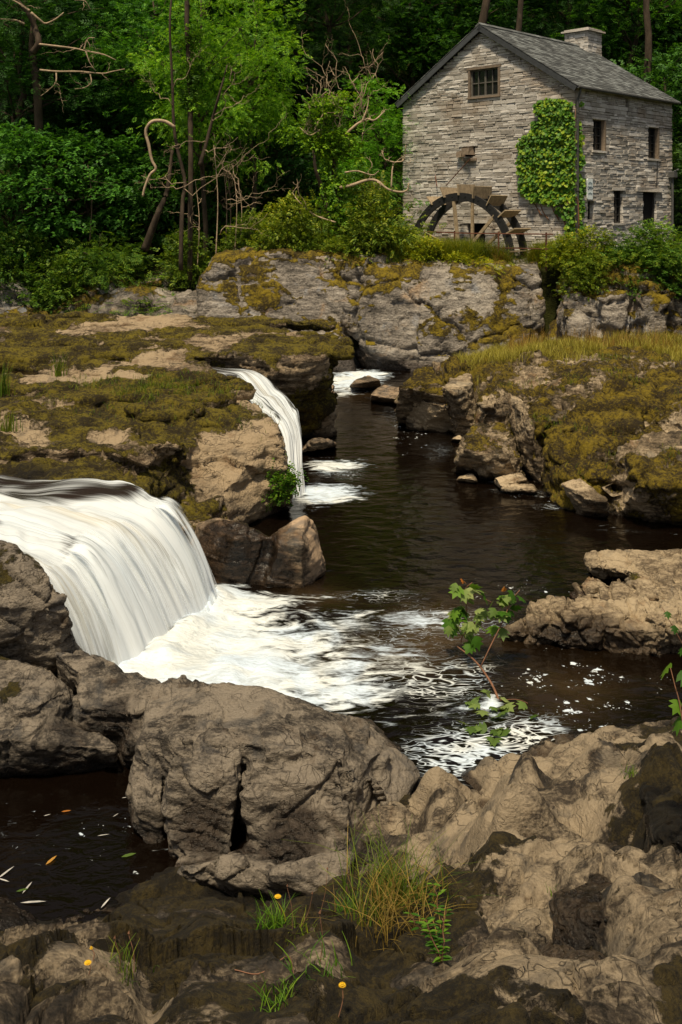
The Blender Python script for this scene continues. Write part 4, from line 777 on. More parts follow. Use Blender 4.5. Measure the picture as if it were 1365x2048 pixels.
rock('rock_outcrop', [H([(1065, 1210, .42), (1120, 1205, .42), (1190, 1192, .5), (1290, 1200, .5), (1900, 1215, .55), (1900, 1290, .3), (1250, 1260, .34), (1080, 1245, .3)], base=[(1000, 1300, -.2), (1080, 1322, -.2), (1230, 1325, -.2), (1900, 1350, -.2), W(9, 15.2, -.2), W(5, 14.8, -.2), W(2.6, 14.8, -.2)]),
    H([(1010, 1255, .18), (1060, 1230, .32), (1130, 1240, .3), (1140, 1290, .1)], base=[(985, 1300, -.2), (1150, 1320, -.2), W(2.4, 14.5, -.2)]), H([(1110, 1215, .46), (1140, 1205, .5), (1180, 1225, .42), (1130, 1245, .38)], drop=.5), H([(1200, 1225, .45), (1240, 1215, .5), (1280, 1240, .42), (1220, 1255, .36)], drop=.5),
    H([(1290, 1215, .52), (1340, 1205, .56), (1380, 1235, .46), (1310, 1250, .42)], drop=.5), H([(1150, 1180, .4), (1200, 1178, .42), (1215, 1200, .36), (1150, 1205, .34)], drop=.5)],
    0.021, M_OUT, smooth=3, seed=127, moss=-.4, moss_up=-.2, pale=[(1200, 1200, .45, .9, .35), (1320, 1220, .45, .6, .3)], wet=[(1050, 1290, .05, .5, .9), (1180, 1290, .1, .5, .8), (1300, 1300, .1, .6, .6)], wetz=.16, lump=.03, lf=2, blocks=.05, bs=(2.6, 2.6, 3.2), tilt=(.1, .25), crack=.09, fine=.008, cw=.09, facet=.06, fs=(1.6, 1.6, 2.6),
    label='fractured brown outcrop of rounded blocks beside the fallen branch', cat='outcrop')
# near loose rocks on the bedrock
for i, (pts, lab, mo, pl) in enumerate([
    ([(590, 1990, 2.62), (640, 1945, 2.46), (690, 1975, 2.56), (700, 2040, 2.86), (640, 2060, 2.88), (600, 2040, 2.8)], 'pale angular rock beside the lowest dandelion', -.45, .7),
    ([(330, 1930, 2.2), (405, 1880, 1.95), (420, 1930, 2.25), (370, 1960, 2.3)], 'small peaked rock with yellow lichen among dark moss', .0, .4),
    ([(-60, 1790, .35), (20, 1785, .4), (90, 1850, .3), (40, 1890, .5), (-60, 1890, .6)], 'dark rounded rock at the near corner of the inlet', .1, -.3),
    ([(1290, 1570, 1.45), (1365, 1525, 1.25), (1450, 1560, 1.4), (1450, 1690, 1.95), (1320, 1680, 1.8), (1290, 1630, 1.6)], 'dark mossy rock at the edge above the pale bedrock', .7, -.4),
    ([(1100, 1780, 1.95), (1180, 1745, 1.85), (1300, 1790, 2.05), (1365, 1850, 2.3), (1250, 1850, 2.25), (1120, 1820, 2.05)], 'long smooth grey-brown rock hump over a dark gully', -.35, .35),
    ([(905, 1760, 1.15), (960, 1690, 1.1), (1010, 1670, 1.15), (1060, 1750, 1.35), (990, 1760, 1.3)], 'ridged pale rock spur behind the grass tuft', -.4, .6),
    ([(1020, 1940, 2.4), (1120, 1900, 2.3), (1230, 1940, 2.5), (1260, 2060, 2.95), (1080, 2060, 2.9)], 'broad knobbly grey rock below the gully', -.25, .3)]):
    rock('loose_rock', [H(pts, drop=.45)], 0.016, M_FORE, smooth=5, seed=140 + i, moss=mo - .1, moss_up=.2, pale=[(p[0], p[1], p[2], .4, pl * .5) for p in pts[:3]], wetz=-1, lump=.03, lf=2.4, blocks=0, crack=0, fine=.010, facet=.035, fs=(2.2, 2.2, 3), label=lab, group='rocks on the near bedrock')
# ================================================================ hillside behind the river
def hill_z(x, y):
    x = np.asarray(x, float); y = np.asarray(y, float)
    left = sstep(-4.2, -6.5, x)
    z = 4.0 - left * 1.3 * (1 - sstep(40, 45, y)) + 0.0 * x
    z = z - 0.25 * sstep(7.5, 9.5, x) * (1 - sstep(37, 40, y))
    y0 = 44.5 + 8.0 * sstep(-1, 5, x)
    z = z + np.maximum(0, y - y0) * 0.52 * sstep(0, 6, y - y0) + 6 * sstep(90, 180, y)
    z = z - 3.2 * sstep(39.2, 37.7, y + 0.9 * sstep(7.0, 8.5, x) + 0 * x) * (1 - left) - 2.4 * left * sstep(41.5, 38.5, y)
    # wheel pit
    c, s = math.cos(MILL_R), math.sin(MILL_R); dx = x - MILL_O[0]; dy = y - MILL_O[1]
    u = c * dx + s * dy; v = -s * dx + c * dy
    pit = sstep(1.2, 1.9, u) * sstep(8.3, 7.6, u) * sstep(-2.35, -2.0, v) * sstep(0.5, -0.1, v)
    return z - 2.0 * pit
MILL_G = np.array([0.711, -0.703]); MILL_R = math.atan2(-0.703, 0.711); MILL_O = np.array([2.83, 46.0, 3.6])
WG, WL, HE, HA = 9.1, 8.3, 7.37, 10.25
xs = np.concatenate([np.arange(-90, -14, 2.0), np.arange(-14, 16, 0.25), np.arange(16, 92, 2.0)]); ys = np.concatenate([np.arange(37.6, 53, 0.22), np.arange(53, 190, 1.6)])
X, Y = np.meshgrid(xs, ys, indexing='ij'); V = np.stack([X.ravel(), Y.ravel(), hill_z(X.ravel(), Y.ravel())], 1)
V[:, 2] += 0.12 * fbm(V * 0.5, 3, s=5) * sstep(37.6, 39, V[:, 1])
put('hillside_terrain', V, grid_faces(len(xs), len(ys)), M_SOIL, base=(0, 0, 0), kind='structure', label='wooded hillside rising behind the mill', cat='hillside')

# ================================================================ stone mill
def stone_mat(name, a, b, c, stain=0.5):
    m, nt = mat_new(name); t = NT(nt); g = t.n('ShaderNodeNewGeometry'); oi = t.n('ShaderNodeObjectInfo')
    r = t.math('FRACT', t.math('ADD', g.outputs['Random Per Island'], t.math('MULTIPLY', oi.outputs['Random'], 7.0)))
    p = g.outputs['Position']; n = t.noise(p, 1.1, 5, 0.6); n2 = t.noise(p, 9, 5, 0.7)
    f = t.math('ADD', t.math('MULTIPLY', r, 0.45), t.math('ADD', t.math('MULTIPLY', n, 0.35), t.math('MULTIPLY', n2, 0.35)))
    col = t.ramp(f, [(0.28, a), (0.55, b), (0.85, c)])
    col = t.mix(t.math('MULTIPLY', t.step(t.noise(p, 0.5, 4, 0.6), 0.50, 0.66), stain), col, (0.30, 0.23, 0.165))
    col = t.mix(t.math('MULTIPLY', t.step(t.noise(p, 13, 4, 0.7), 0.62, 0.70), 0.5), col, (0.55, 0.53, 0.50))
    t.out(t.bsdf(col, 0.9, t.bump(t.noise(p, 18, 5, 0.7), 0.6, 0.03), 0.2)); return m
M_STONE = stone_mat('mill_stone', (0.23, 0.21, 0.185), (0.46, 0.435, 0.40), (0.68, 0.66, 0.63))
M_MORTAR = flat_mat('mill_mortar', (0.36, 0.33, 0.29), 0.95, 0.3, 5)
M_SLATE = stone_mat('roof_slate', (0.045, 0.050, 0.053), (0.090, 0.097, 0.10), (0.20, 0.22, 0.225), 0.0)
M_DARKWOOD = flat_mat('dark_painted_wood', (0.035, 0.033, 0.03), 0.7, 0.3, 8)
M_FRAME = flat_mat('weathered_frame_wood', (0.21, 0.165, 0.125), 0.85, 0.3, 9)
M_CASE = flat_mat('grey_casement_wood', (0.12, 0.115, 0.10), 0.8, 0.3, 9)
M_WOOD = flat_mat('weathered_wheel_wood', (0.30, 0.235, 0.155), 0.9, 0.35, 7, stretch=(1, 1, 1))
M_IRON = flat_mat('black_iron', (0.016, 0.016, 0.018), 0.55, 0.4, 9, spec=0.5)
M_RUST = flat_mat('rusty_iron', (0.11, 0.045, 0.028), 0.85, 0.4, 12)
M_BOARD = flat_mat('slate_grey_board', (0.055, 0.062, 0.07), 0.7, 0.25, 5)
M_PIPE = flat_mat('grey_pipe', (0.07, 0.072, 0.072), 0.6, 0.35, 8)
def glass_mat():
    m, nt = mat_new('dark_window_glass'); t = NT(nt)
    t.out(t.bsdf((0.012, 0.013, 0.014), 0.12, None, 0.5)); return m
M_GLASS = glass_mat()
M_VOID = flat_mat('painted_dark_interior', (0.008, 0.007, 0.006), 0.95, 0.2)  # near-black panels paint in the unlit depth of the openings

mill = empty('stone_mill', MILL_O, MILL_R, label='old grey stone watermill with slate roof and square chimney', cat='mill')
def gp(px, py):
    r = (px - CX) / F; u = (46 * r - 2.83) / (0.711 + 0.703 * r); d = 46 - 0.703 * u
    return u, CZ - (py - HZ) / F * d - MILL_O[2]
def sp(px, py):
    r = (px - CX) / F; v = (39.6 * r - 9.3) / (0.703 - 0.711 * r); d = 39.6 + 0.711 * v
    return v, CZ - (py - HZ) / F * d - MILL_O[2]
def rect(fn, x0, y0, x1, y1):
    a, z1 = fn(x0, y0); b, z0 = fn(x1, y1); return [a, b, z0, z1]
G_WIN = rect(gp, 941, 141, 997, 189); G_HOLE = rect(gp, 935, 446, 970, 500); G_SLOT = rect(gp, 926, 293, 950, 312)
S_W1 = rect(sp, 1187, 238, 1209, 302); S_W2 = rect(sp, 1297, 254, 1316, 318); S_W3 = rect(sp, 1228, 381, 1246, 446); S_DOOR = rect(sp, 1287, 384, 1313, 462); S_SLOT = rect(sp, 1252, 196, 1259, 216); S_NICHE = rect(sp, 1176, 402, 1188, 440)

TH = 0.24
part_empty = lambda n, par: link(bpy.data.objects.new(n, None), par)
# cores: the rubble and mortar behind the facing stones
mb = MB()
prof = [(TH, 0), (WG - TH, 0), (WG - TH, HE - .05), (WG / 2, HA - .18), (TH, HE - .05)]
mb.add([(u, TH, z) for u, z in prof] + [(u, WL - 0.02, z) for u, z in prof], [(0, 1, 2, 3, 4), (9, 8, 7, 6, 5), (0, 5, 6, 1), (1, 6, 7, 2), (2, 7, 8, 3), (3, 8, 9, 4), (4, 9, 5, 0)])
core = mb.build('wall_core', M_MORTAR, mill)
def stone_proto(k):
    r = np.random.RandomState(300 + k); c = 0.10
    o = np.array([(-.5, -.5), (.5, -.5), (.5, .5), (-.5, .5)]) * (0.985, 0.965)
    j = r.uniform(-.05, .05, (4, 2)) * (0.5, 1.6)
    V = [(x, 1, z) for x, z in o] + [(x + a, .12, z + b) for (x, z), (a, b) in zip(o, j)] + [(x * (.95 - r.uniform(0, .04)) + a, r.uniform(-.06, .05), z * (.93 - r.uniform(0, .10)) + b) for (x, z), (a, b) in zip(o, j)]
    Fc = []
    for b in (0, 4):
        for i in range(4):
            i2 = (i + 1) % 4; Fc.append((b + i, b + i2, b + 4 + i2, b + 4 + i))
    Fc.append((8, 9, 10, 11)); return np.array(V), Fc
PROTO = [stone_proto(k) for k in range(10)]
PMESH = []
for k, (v, f) in enumerate(PROTO):
    me = raw_mesh('stone', v, f, False); me.materials.append(M_STONE); PMESH.append(me)
def courses(length, top, openings, slope=None):
    """list of (a, z, len, height) of stones"""
    out = []; z = 0.25
    while z < top:
        h = random.choice((.07, .08, .09, .10, .12, .14, .17)) * random.uniform(.9, 1.1); zc = z + h / 2
        a0, a1 = 0.0, length
        if slope: a0, a1 = slope(zc + h * .4)
        if a1 - a0 < .3: break
        iv = [(a0, a1)]
        for (o0, o1, z0, z1) in openings:
            if z0 - .02 < zc < z1 + .02:
                nv = []
                for (p, q) in iv:
                    if o1 <= p or o0 >= q: nv.append((p, q))
                    else:
                        if o0 - p > .05: nv.append((p, o0))
                        if q - o1 > .05: nv.append((o1, q))
                iv = nv
        for (p, q) in iv:
            x = p
            while x < q - 1e-6:
                L = random.uniform(.18, .75) * (0.8 + h * 1.6)
                if q - (x + L) < .18: L = q - x
                out.append((x + L / 2, zc, L, h)); x += L
        z += h
    return out
def lay(stones, parent, place, nmax, single_name='stone'):
    order = sorted(range(len(stones)), key=lambda i: -stones[i][2] * stones[i][3])
    big = set(order[:nmax]); mb = MB()
    for i, (a, z, L, h) in enumerate(stones):
        k = random.randrange(10); proud = random.uniform(-.012, .022)
        loc, ang = place(a, z, proud); M = Matrix.Translation(loc) @ Matrix.Rotation(ang + random.uniform(-.02, .02), 4, 'Z') @ Matrix.Rotation(random.uniform(-.02, .02), 4, 'Y') @ Matrix.Diagonal((L, TH, h, 1))
        if i in big:
            o = bpy.data.objects.new(single_name, PMESH[k]); link(o, parent); o.matrix_local = M
        else:
            v, f = PROTO[k]; A = np.array(M); mb.add(v @ A[:3, :3].T + A[:3, 3], f)
    mb.build('small_stones', M_STONE, parent, kind='stuff')
gable = part_empty('gable_wall', mill); side = part_empty('side_wall', mill)
sl = lambda z: (0.02, WG) if z < HE - .1 else (WG / 2 * (z - HE + .1) / (HA - HE), WG - WG / 2 * (z - HE + .1) / (HA - HE))
lay(courses(WG, HA - .25, [G_WIN, G_HOLE, G_SLOT], sl), gable, lambda a, z, p: ((a, -p, z), 0), 300)
lay(courses(WL - TH, HE - .12, [[o[0] - TH, o[1] - TH, o[2], o[3]] for o in (S_W1, S_W2, S_W3, S_DOOR, S_SLOT, S_NICHE)]), side, lambda a, z, p: ((WG + p, a + TH, z), math.pi / 2), 260)
mb = MB(); mb.box((0.12, WL / 2, HE / 2), (.11, WL / 2 - .05, HE / 2 - .1)); mb.box((WG / 2, WL + .03, HE / 2), (WG / 2 - .1, .06, HE / 2 - .1)); mb.build('rear_wall', M_MORTAR, mill)
def window(o, axis, cols, rows_, wood, reveal, depth=.17, sash=False, light_jamb=0):
    """timber window in the opening; axis 'g' for the gable face, 's' for the side face"""
    a0, a1, z0, z1 = o
    T = (lambda a, d, z: (a, d, z)) if axis == 'g' else (lambda a, d, z: (WG - d, a, z))
    def bx(mb, p0, p1, q0, q1, d0, d1):
        A = np.array(T((p0 + p1) / 2, (d0 + d1) / 2, (q0 + q1) / 2)); hv = ((p1 - p0) / 2, (d1 - d0) / 2, (q1 - q0) / 2)
        mb.box(A, hv if axis == 'g' else (hv[1], hv[0], hv[2]))
    w = part_empty('window', mill); fw = .055
    mb = MB(); bx(mb, a0, a1, z0, z1, depth + .045, depth + .06); mb.build('pane', M_GLASS, w)
    mb = MB(); bx(mb, a0, a0 + fw, z0, z1, depth - .03, depth + .04); bx(mb, a1 - fw, a1, z0, z1, depth - .03, depth + .04); bx(mb, a0 + fw, a1 - fw, z1 - fw, z1, depth - .03, depth + .04); bx(mb, a0 + fw, a1 - fw, z0, z0 + fw, depth - .03, depth + .04)
    mb.build('frame', wood, w)
    for c in range(1, cols):
        x = a0 + (a1 - a0) * c / cols; mb = MB(); t = .045 if (cols == 4 and c == 2) else .018; bx(mb, x - t, x + t, z0 + fw, z1 - fw, depth - .01, depth + .043); mb.build('mullion', wood, w)
    for c in range(1, rows_):
        z = z0 + (z1 - z0) * c / rows_; mb = MB(); bx(mb, a0 + fw, a1 - fw, z - .02, z + .02, depth - .005, depth + .042); mb.build('glazing_bar', wood, w)
    mb = MB(); bx(mb, a0 - .12, a1 + .12, z0 - .09, z0 - .005, -.07, depth + .1); mb.build('sill', M_STONE if reveal != 'wood' else M_FRAME, w)
    if light_jamb:
        mb = MB(); bx(mb, a1 - .005, a1 + .10, z0, z1 + .02, -.035, depth + .05); mb.build('jamb', M_FRAME, w)  # side windows: lit reveal put in as a lighter jamb
        if axis == 'g':
            mb = MB(); bx(mb, a0 - .10, a0 + .005, z0, z1 + .02, -.035, depth + .05); mb.build('jamb', M_FRAME, w)
    mb = MB(); bx(mb, a0 - .16, a1 + .16, z1 + .005, z1 + .10, -.05, depth + .1); mb.build('lintel', M_FRAME if axis == 'g' else M_STONE, w)
window(G_WIN, 'g', 4, 2, M_CASE, 'wood', .10, light_jamb=1)
window(S_W1, 's', 2, 4, M_DARKWOOD, 'stone', .17, light_jamb=1); window(S_W2, 's', 2, 4, M_DARKWOOD, 'stone', .17, light_jamb=1); window(S_W3, 's', 2, 4, M_DARKWOOD, 'stone', .15)
door = part_empty('door', mill); a0, a1, z0, z1 = S_DOOR
mb = MB(); mb.box((WG - .2, (a0 + a1) / 2, (z0 + z1) / 2), (.02, (a1 - a0) / 2, (z1 - z0) / 2)); mb.build('door_opening', M_VOID, door)
mb = MB(); mb.box((WG - .15, a0 + .05, (z0 + z1) / 2), (.05, .05, (z1 - z0) / 2)); mb.box((WG - .15, a1 - .05, (z0 + z1) / 2), (.05, .05, (z1 - z0) / 2)); mb.build('frame', M_DARKWOOD, door)
mb = MB(); mb.box((WG - .02, (a0 + a1) / 2 - .1, z1 + .10), (.10, (a1 - a0) / 2 + .55, .09), jit=.02); mb.build('lintel', M_STONE, door)
for o, ax in ((G_HOLE, 'g'), (G_SLOT, 'g'), (S_SLOT, 's'), (S_NICHE, 's')):
    mb = MB(); c, w_ = (o[0] + o[1]) / 2, (o[1] - o[0]) / 2
    mb.box((c, TH - .03, (o[2] + o[3]) / 2) if ax == 'g' else (WG - TH + .03, c, (o[2] + o[3]) / 2), (w_, .02, (o[3] - o[2]) / 2) if ax == 'g' else (.02, w_, (o[3] - o[2]) / 2)); op = mb.build('wall_opening', M_VOID, mill)
    mb = MB(); hv = (w_ + .18, .08, .07) if ax == 'g' else (.08, w_ + .12, .05)
    mb.box((c, .03, o[3] + .06) if ax == 'g' else (WG - .03, c, o[3] + .05), hv, jit=.012); mb.build('lintel', M_STONE, op)
# timber and stone corbel in the gable slot
mb = MB(); c = (G_SLOT[0] + G_SLOT[1]) / 2; mb.box((c + .05, -.12, (G_SLOT[2] + G_SLOT[3]) / 2), (.20, .22, .15), jit=.03); mb.box((c - .38, -.06, G_SLOT[2] + .1), (.13, .14, .12), jit=.03); mb.box((c + .1, -.05, G_SLOT[2] - .15), (.35, .10, .06), jit=.02); mb.build('corbel', M_FRAME, mill)
# roof
roof = part_empty('roof', mill)
slope = math.atan2(HA - HE, WG / 2); SLN = math.hypot(HA - HE, WG / 2); OV = .28
mb = MB()
for sgn in (1, -1):
    R = np.array(Matrix.Rotation(sgn * slope, 3, 'Y')); Ls = SLN + OV
    c = np.array([WG / 2, WL / 2, HA + .10]) + R @ np.array([sgn * Ls / 2, 0, -.06]); mb.box(c, (Ls / 2, WL / 2 + .20, .035), R)
mb.build('roof_deck', M_BOARD, roof)
mb = MB()
for sgn in (1, -1):
    R = np.array(Matrix.Rotation(sgn * slope, 3, 'Y')); Ls = SLN + OV; nr = 27
    for i in range(nr):
        s0 = Ls - (i + .5) * Ls / nr; y = -.22 - random.uniform(0, .2)
        while y < WL + .22:
            w = random.uniform(.22, .42); y1 = min(y + w, WL + .24); y0 = max(y, -.24)
            if y1 - y0 > .04:
                c = np.array([WG / 2, (y0 + y1) / 2, HA + .10]) + R @ np.array([sgn * (s0 + random.uniform(-.012, .012)), 0, .008 + random.uniform(0, .01)])
                Rt = np.array(Matrix.Rotation(sgn * (slope - .07) + random.uniform(-.015, .015), 3, 'Y')) ; mb.box(c, (Ls / nr * .72, (y1 - y0) / 2 - .006, .011), Rt)
            y += w
mb.build('slates', M_SLATE, roof, kind='stuff')
y = -.24
while y < WL + .2:
    L = .46; mb = MB()
    for sgn in (1, -1):
        R = np.array(Matrix.Rotation(sgn * slope, 3, 'Y')); mb.box(np.array([WG / 2, min(y + L / 2, WL), HA + .165]) + R @ np.array([sgn * .10, 0, 0]), (.12, L / 2 - .008, .018), R)
    mb.build('ridge_tile', M_SLATE, roof); y += L
for sgn in (1, -1):
    R = np.array(Matrix.Rotation(sgn * slope, 3, 'Y')); Ls = SLN + OV - .02; mb = MB()
    mb.box(np.array([WG / 2, -.19, HA + .06]) + R @ np.array([sgn * Ls / 2, 0, -.10]), (Ls / 2, .03, .11), R); mb.build('bargeboard', M_BOARD, roof)
mb = MB(); ez = HE - .10
mb.tube([(WG + .27, -.2, ez), (WG + .27, WL + .2, ez)], .065, 8); mb.build('gutter', M_PIPE, roof)
# chimney
ch = part_empty('chimney', mill); cu, cv, ct = WG / 2, WL - .10, 14.60 - MILL_O[2]; cw = .64
mb = MB(); mb.box((cu, cv, (ct + HA - .8) / 2), (cw - .1, cw - .1, (ct - HA + .8) / 2)); mb.build('chimney_core', M_MORTAR, ch)
z = HA - .75
while z < ct - .02:
    h = random.choice((.12, .14, .17)); h = min(h, ct - z)
    for f in range(4):
        x = -cw
        while x < cw - .01:
            L = min(random.uniform(.22, .45), cw - x); L = cw - x if cw - x - L < .12 else L
            a = f * math.pi / 2; lx = x + L / 2; o = bpy.data.objects.new('stone', PMESH[random.randrange(10)]); link(o, ch)
            o.matrix_local = Matrix.Translation((cu, cv, z + h / 2)) @ Matrix.Rotation(a, 4, 'Z') @ Matrix.Translation((lx, -cw - random.uniform(-.01, .02), 0)) @ Matrix.Diagonal((L, .14, h, 1)); x += L
    z += h
mb = MB(); mb.box((cu, cv, ct + .05), (cw + .13, cw + .13, .045), jit=.015); mb.box((cu, cv, ct + .13), (cw + .02, cw + .02, .04), jit=.015); mb.build('chimney_cap', M_STONE, ch)
# pipes
mb = MB(); v0, _ = sp(1158, 300); mb.tube([(WG + .26, .02, ez - .02), (WG + .2, .03, ez - .25), (WG + .10, .05, ez - .5), (WG + .10, .05, 0.6)], .05, 8)
for z in (1.6, 3.2, 4.8, 6.3): mb.tube([(WG + .10, .05, z - .04), (WG + .10, .05, z + .04)], .068, 8)
mb.build('downpipe', M_PIPE, mill)
mb = MB(); mb.tube([(WG + .14, WL - .25, 3.9), (WG + .14, WL - .25, .5)], .055, 8); mb.box((WG + .16, WL - .25, 4.0), (.14, .16, .12)); mb.tube([(WG + .14, WL - .25, 4.1), (WG + .14, WL + .3, 4.25)], .05, 8); mb.build('downpipe', M_PIPE, mill)
p0 = sp(1314, 318); p1 = sp(1311, 384); q0 = sp(1316, 255); q1 = sp(1345, 258)
mb = MB(); mb.tube([(WG + .05, p0[0], p0[1]), (WG + .05, p1[0], p1[1])], .018, 5); mb.build('cable', M_IRON, mill); mb = MB(); mb.tube([(WG + .05, q0[0], q0[1]), (WG + .05, WL - .05, q1[1])], .018, 5); mb.build('cable', M_IRON, mill)
# stay rods on the gable
def gpt(px, py, d): u, z = gp(px, py); return (u, -d, z)
mb = MB(); mb.tube([gpt(948, 318, .25), gpt(905, 372, .45)], .022, 5); mb.build('stay_rod', M_RUST, mill); mb = MB(); mb.tube([gpt(872, 350, .05), gpt(886, 374, .4)], .02, 5); mb.build('stay_rod', M_RUST, mill)

# sign on the side wall
a0, z1 = sp(1171, 357); a1, z0 = sp(1182, 399)
def mw(u, v, z): return MILL_O + np.array([u * .711 + v * .703, -u * .703 + v * .711, z])
M_SIGNW = flat_mat('white_sign_paint', (0.78, 0.86, 0.90), 0.6, 0.05, 4); M_SIGNT = flat_mat('dark_sign_paint', (0.03, 0.06, 0.09), 0.6, 0.1)
M_SIGNG = flat_mat('grey_sign_paint', (0.25, 0.33, 0.36), 0.6, 0.1)
sign = empty('wall_sign', mw(WG + .08, (a0 + a1) / 2, z0), MILL_R + math.pi / 2, label='narrow white board reading OPEN on the mill side wall beside the ivy', cat='sign')
w, h = (a1 - a0), (z1 - z0); bm = bmesh.new()
prof = []
for cxs, czs, a_ in ((1, 1, 0), (-1, 1, 90), (-1, -1, 180), (1, -1, 270)):
    for k in range(5):
        an = math.radians(a_ + k * 22.5); prof.append((cxs * (w / 2 - .07) + .07 * math.cos(an), h / 2 + czs * (h / 2 - .07) + .07 * math.sin(an)))
nP = len(prof)
put('board', [(x, -.02, z) for x, z in prof] + [(x, .02, z) for x, z in prof], [tuple(range(nP))] + [tuple(reversed(range(nP, 2 * nP)))] + [(i, (i + 1) % nP, nP + (i + 1) % nP, nP + i) for i in range(nP)], M_SIGNW, sign, smooth=False)
def letters(txt, size, x, z, mat, name):
    cu_ = bpy.data.curves.new(name, 'FONT'); cu_.body = txt; cu_.size = size; cu_.align_x = 'CENTER'; cu_.align_y = 'CENTER'; cu_.extrude = .004
    o = bpy.data.objects.new(name, cu_); COL.objects.link(o); dg = bpy.context.evaluated_depsgraph_get(); me = bpy.data.meshes.new_from_object(o.evaluated_get(dg)); bpy.data.objects.remove(o)
    me.materials.clear(); me.materials.append(mat); t = bpy.data.objects.new(name, me); link(t, sign); t.rotation_euler = (math.pi / 2, 0, 0); t.location = (x, -.027, z)
letters('OPEN', .175, 0, h * .545, M_SIGNT, 'lettering')
for zz, n_, s_ in ((.80, 5, .03), (.73, 4, .022), (.30, 6, .022), (.26, 5, .018)):
    mb = MB()
    for k in range(n_): mb.box(((k - (n_ - 1) / 2) * w * .72 / n_, -.024, h * zz + .02 * math.cos((k - (n_ - 1) / 2) * 1.1)), (s_, .004, .018), np.array(Matrix.Rotation(random.uniform(-.6, .6), 3, 'Y')))
    mb.build('faded_marks', M_SIGNG, sign)

# ================================================================ water wheel
WU, WZ, RO = 4.68, .37, 2.75
wheel = empty('water_wheel', mw(WU, -1.28, WZ), MILL_R, label='black iron water wheel with weathered wooden paddles against the gable', cat='water wheel')
for vy in (-.46, .46):
    n_ = 72; V = []; Fc = []
    for i in range(n_):
        a = 2 * math.pi * i / n_
        for rr, yy_ in ((RO, -.05), (RO, .05), (RO - .32, .05), (RO - .32, -.05)): V.append((rr * math.cos(a), vy + yy_, rr * math.sin(a)))
    for i in range(n_):
        for k in range(4): Fc.append((i * 4 + k, ((i + 1) % n_) * 4 + k, ((i + 1) % n_) * 4 + (k + 1) % 4, i * 4 + (k + 1) % 4))
    put('rim', V, Fc, M_IRON, wheel, smooth=False)
    for i in range(24):
        a = 2 * math.pi * (i + .5) / 24; mb = MB(); mb.tube([((RO - .13) * math.cos(a), vy - .075, (RO - .13) * math.sin(a)), ((RO - .13) * math.cos(a), vy + .075, (RO - .13) * math.sin(a))], .03, 6); mb.build('bolt', M_IRON, wheel)
for i in range(22):
    a = math.radians(8 + i * 360 / 22); tilt = math.radians(random.uniform(-14, 6)); mb = MB(); Rb = np.array(Matrix.Rotation(-a + tilt, 3, 'Y')); rl = random.uniform(.21, .27)
    if i in (8, 9): continue
    mb.box(np.array([(RO + .13) * math.cos(a), 0, (RO + .13) * math.sin(a)]), (rl, .60 + random.uniform(-.05, .05), .024), Rb, jit=.008); mb.build('paddle', M_WOOD, wheel)
for vy, an in ((-.46, 97), (.42, 90), (-.46, 45), (.46, 38), (-.46, 225), (.46, 270), (.46, 180), (-.46, 318)):
    a = math.radians(an); mb = MB(); mb.box((.5 * (RO - .2) * math.cos(a), vy, .5 * (RO - .2) * math.sin(a)), (.5 * (RO - .2), .045, .062), np.array(Matrix.Rotation(-a, 3, 'Y')), jit=.01); mb.build('spoke', M_WOOD, wheel)
mb = MB(); mb.tube([(0, -.75, 0), (0, 1.35, 0)], .16, 12); mb.build('axle', M_IRON, wheel)
mb = MB(); mb.tube([(0, -.56, 0), (0, .56, 0)], .34, 14); mb.build('hub', M_IRON, wheel)
# broken boards and the rail in front of the wheel
for i, (p, q) in enumerate((((838, 470), (880, 490)), ((850, 465), (900, 492)), ((835, 482), (872, 492)))):
    a = P(p[0], p[1], 42.6 - i * .3); b = P(q[0], q[1], 41.8 - i * .3); mb = MB(); mb.tube([a, b], .05, 4)
    mb.build('broken_plank', M_WOOD, label=('broken grey plank leaning in the grass nearest the wheel rim', 'long broken plank lying across the wheel foot', 'short broken plank half sunk in grass by the wheel')[i], cat='plank', group='broken planks by the wheel')
rail = empty('rusty_rail', P(980, 515, 40.0) - (0, 0, .3), label='thin rusty two-bar railing in front of the water wheel', cat='railing')
rb = np.array(rail.location); r0 = mw(1.4, -2.35, 0); r1 = mw(9.6, -2.35, 0)
for z in (5.08, 4.52):
    mb = MB(); mb.tube([np.array([r0[0], r0[1], z + .03]) - rb, np.array([(r0[0] + r1[0]) / 2, (r0[1] + r1[1]) / 2, z - .03]) - rb, np.array([r1[0], r1[1], z]) - rb], .022, 6); mb.build('bar', M_RUST, rail)
for u in (2.3, 4.9, 7.1, 9.3):
    p = mw(u, -2.35, 0); mb = MB(); mb.tube([np.array([p[0], p[1], 3.7]) - rb, np.array([p[0], p[1], 5.15]) - rb], .035, 6); mb.build('post', M_RUST, rail)
rock('stone_slab', [H([cl(1015, 520, 40.2), cl(1110, 515, 39.2), cl(1105, 528, 38.7), cl(1020, 532, 39.6)], drop=.5)], .05, M_CLIFF, smooth=1, seed=160, moss=.5, moss_up=.8, lump=.03, blocks=0, crack=0, fine=.02, wetz=-1, label='flat mossy stone slab beside the wheel pit', cat='slab')
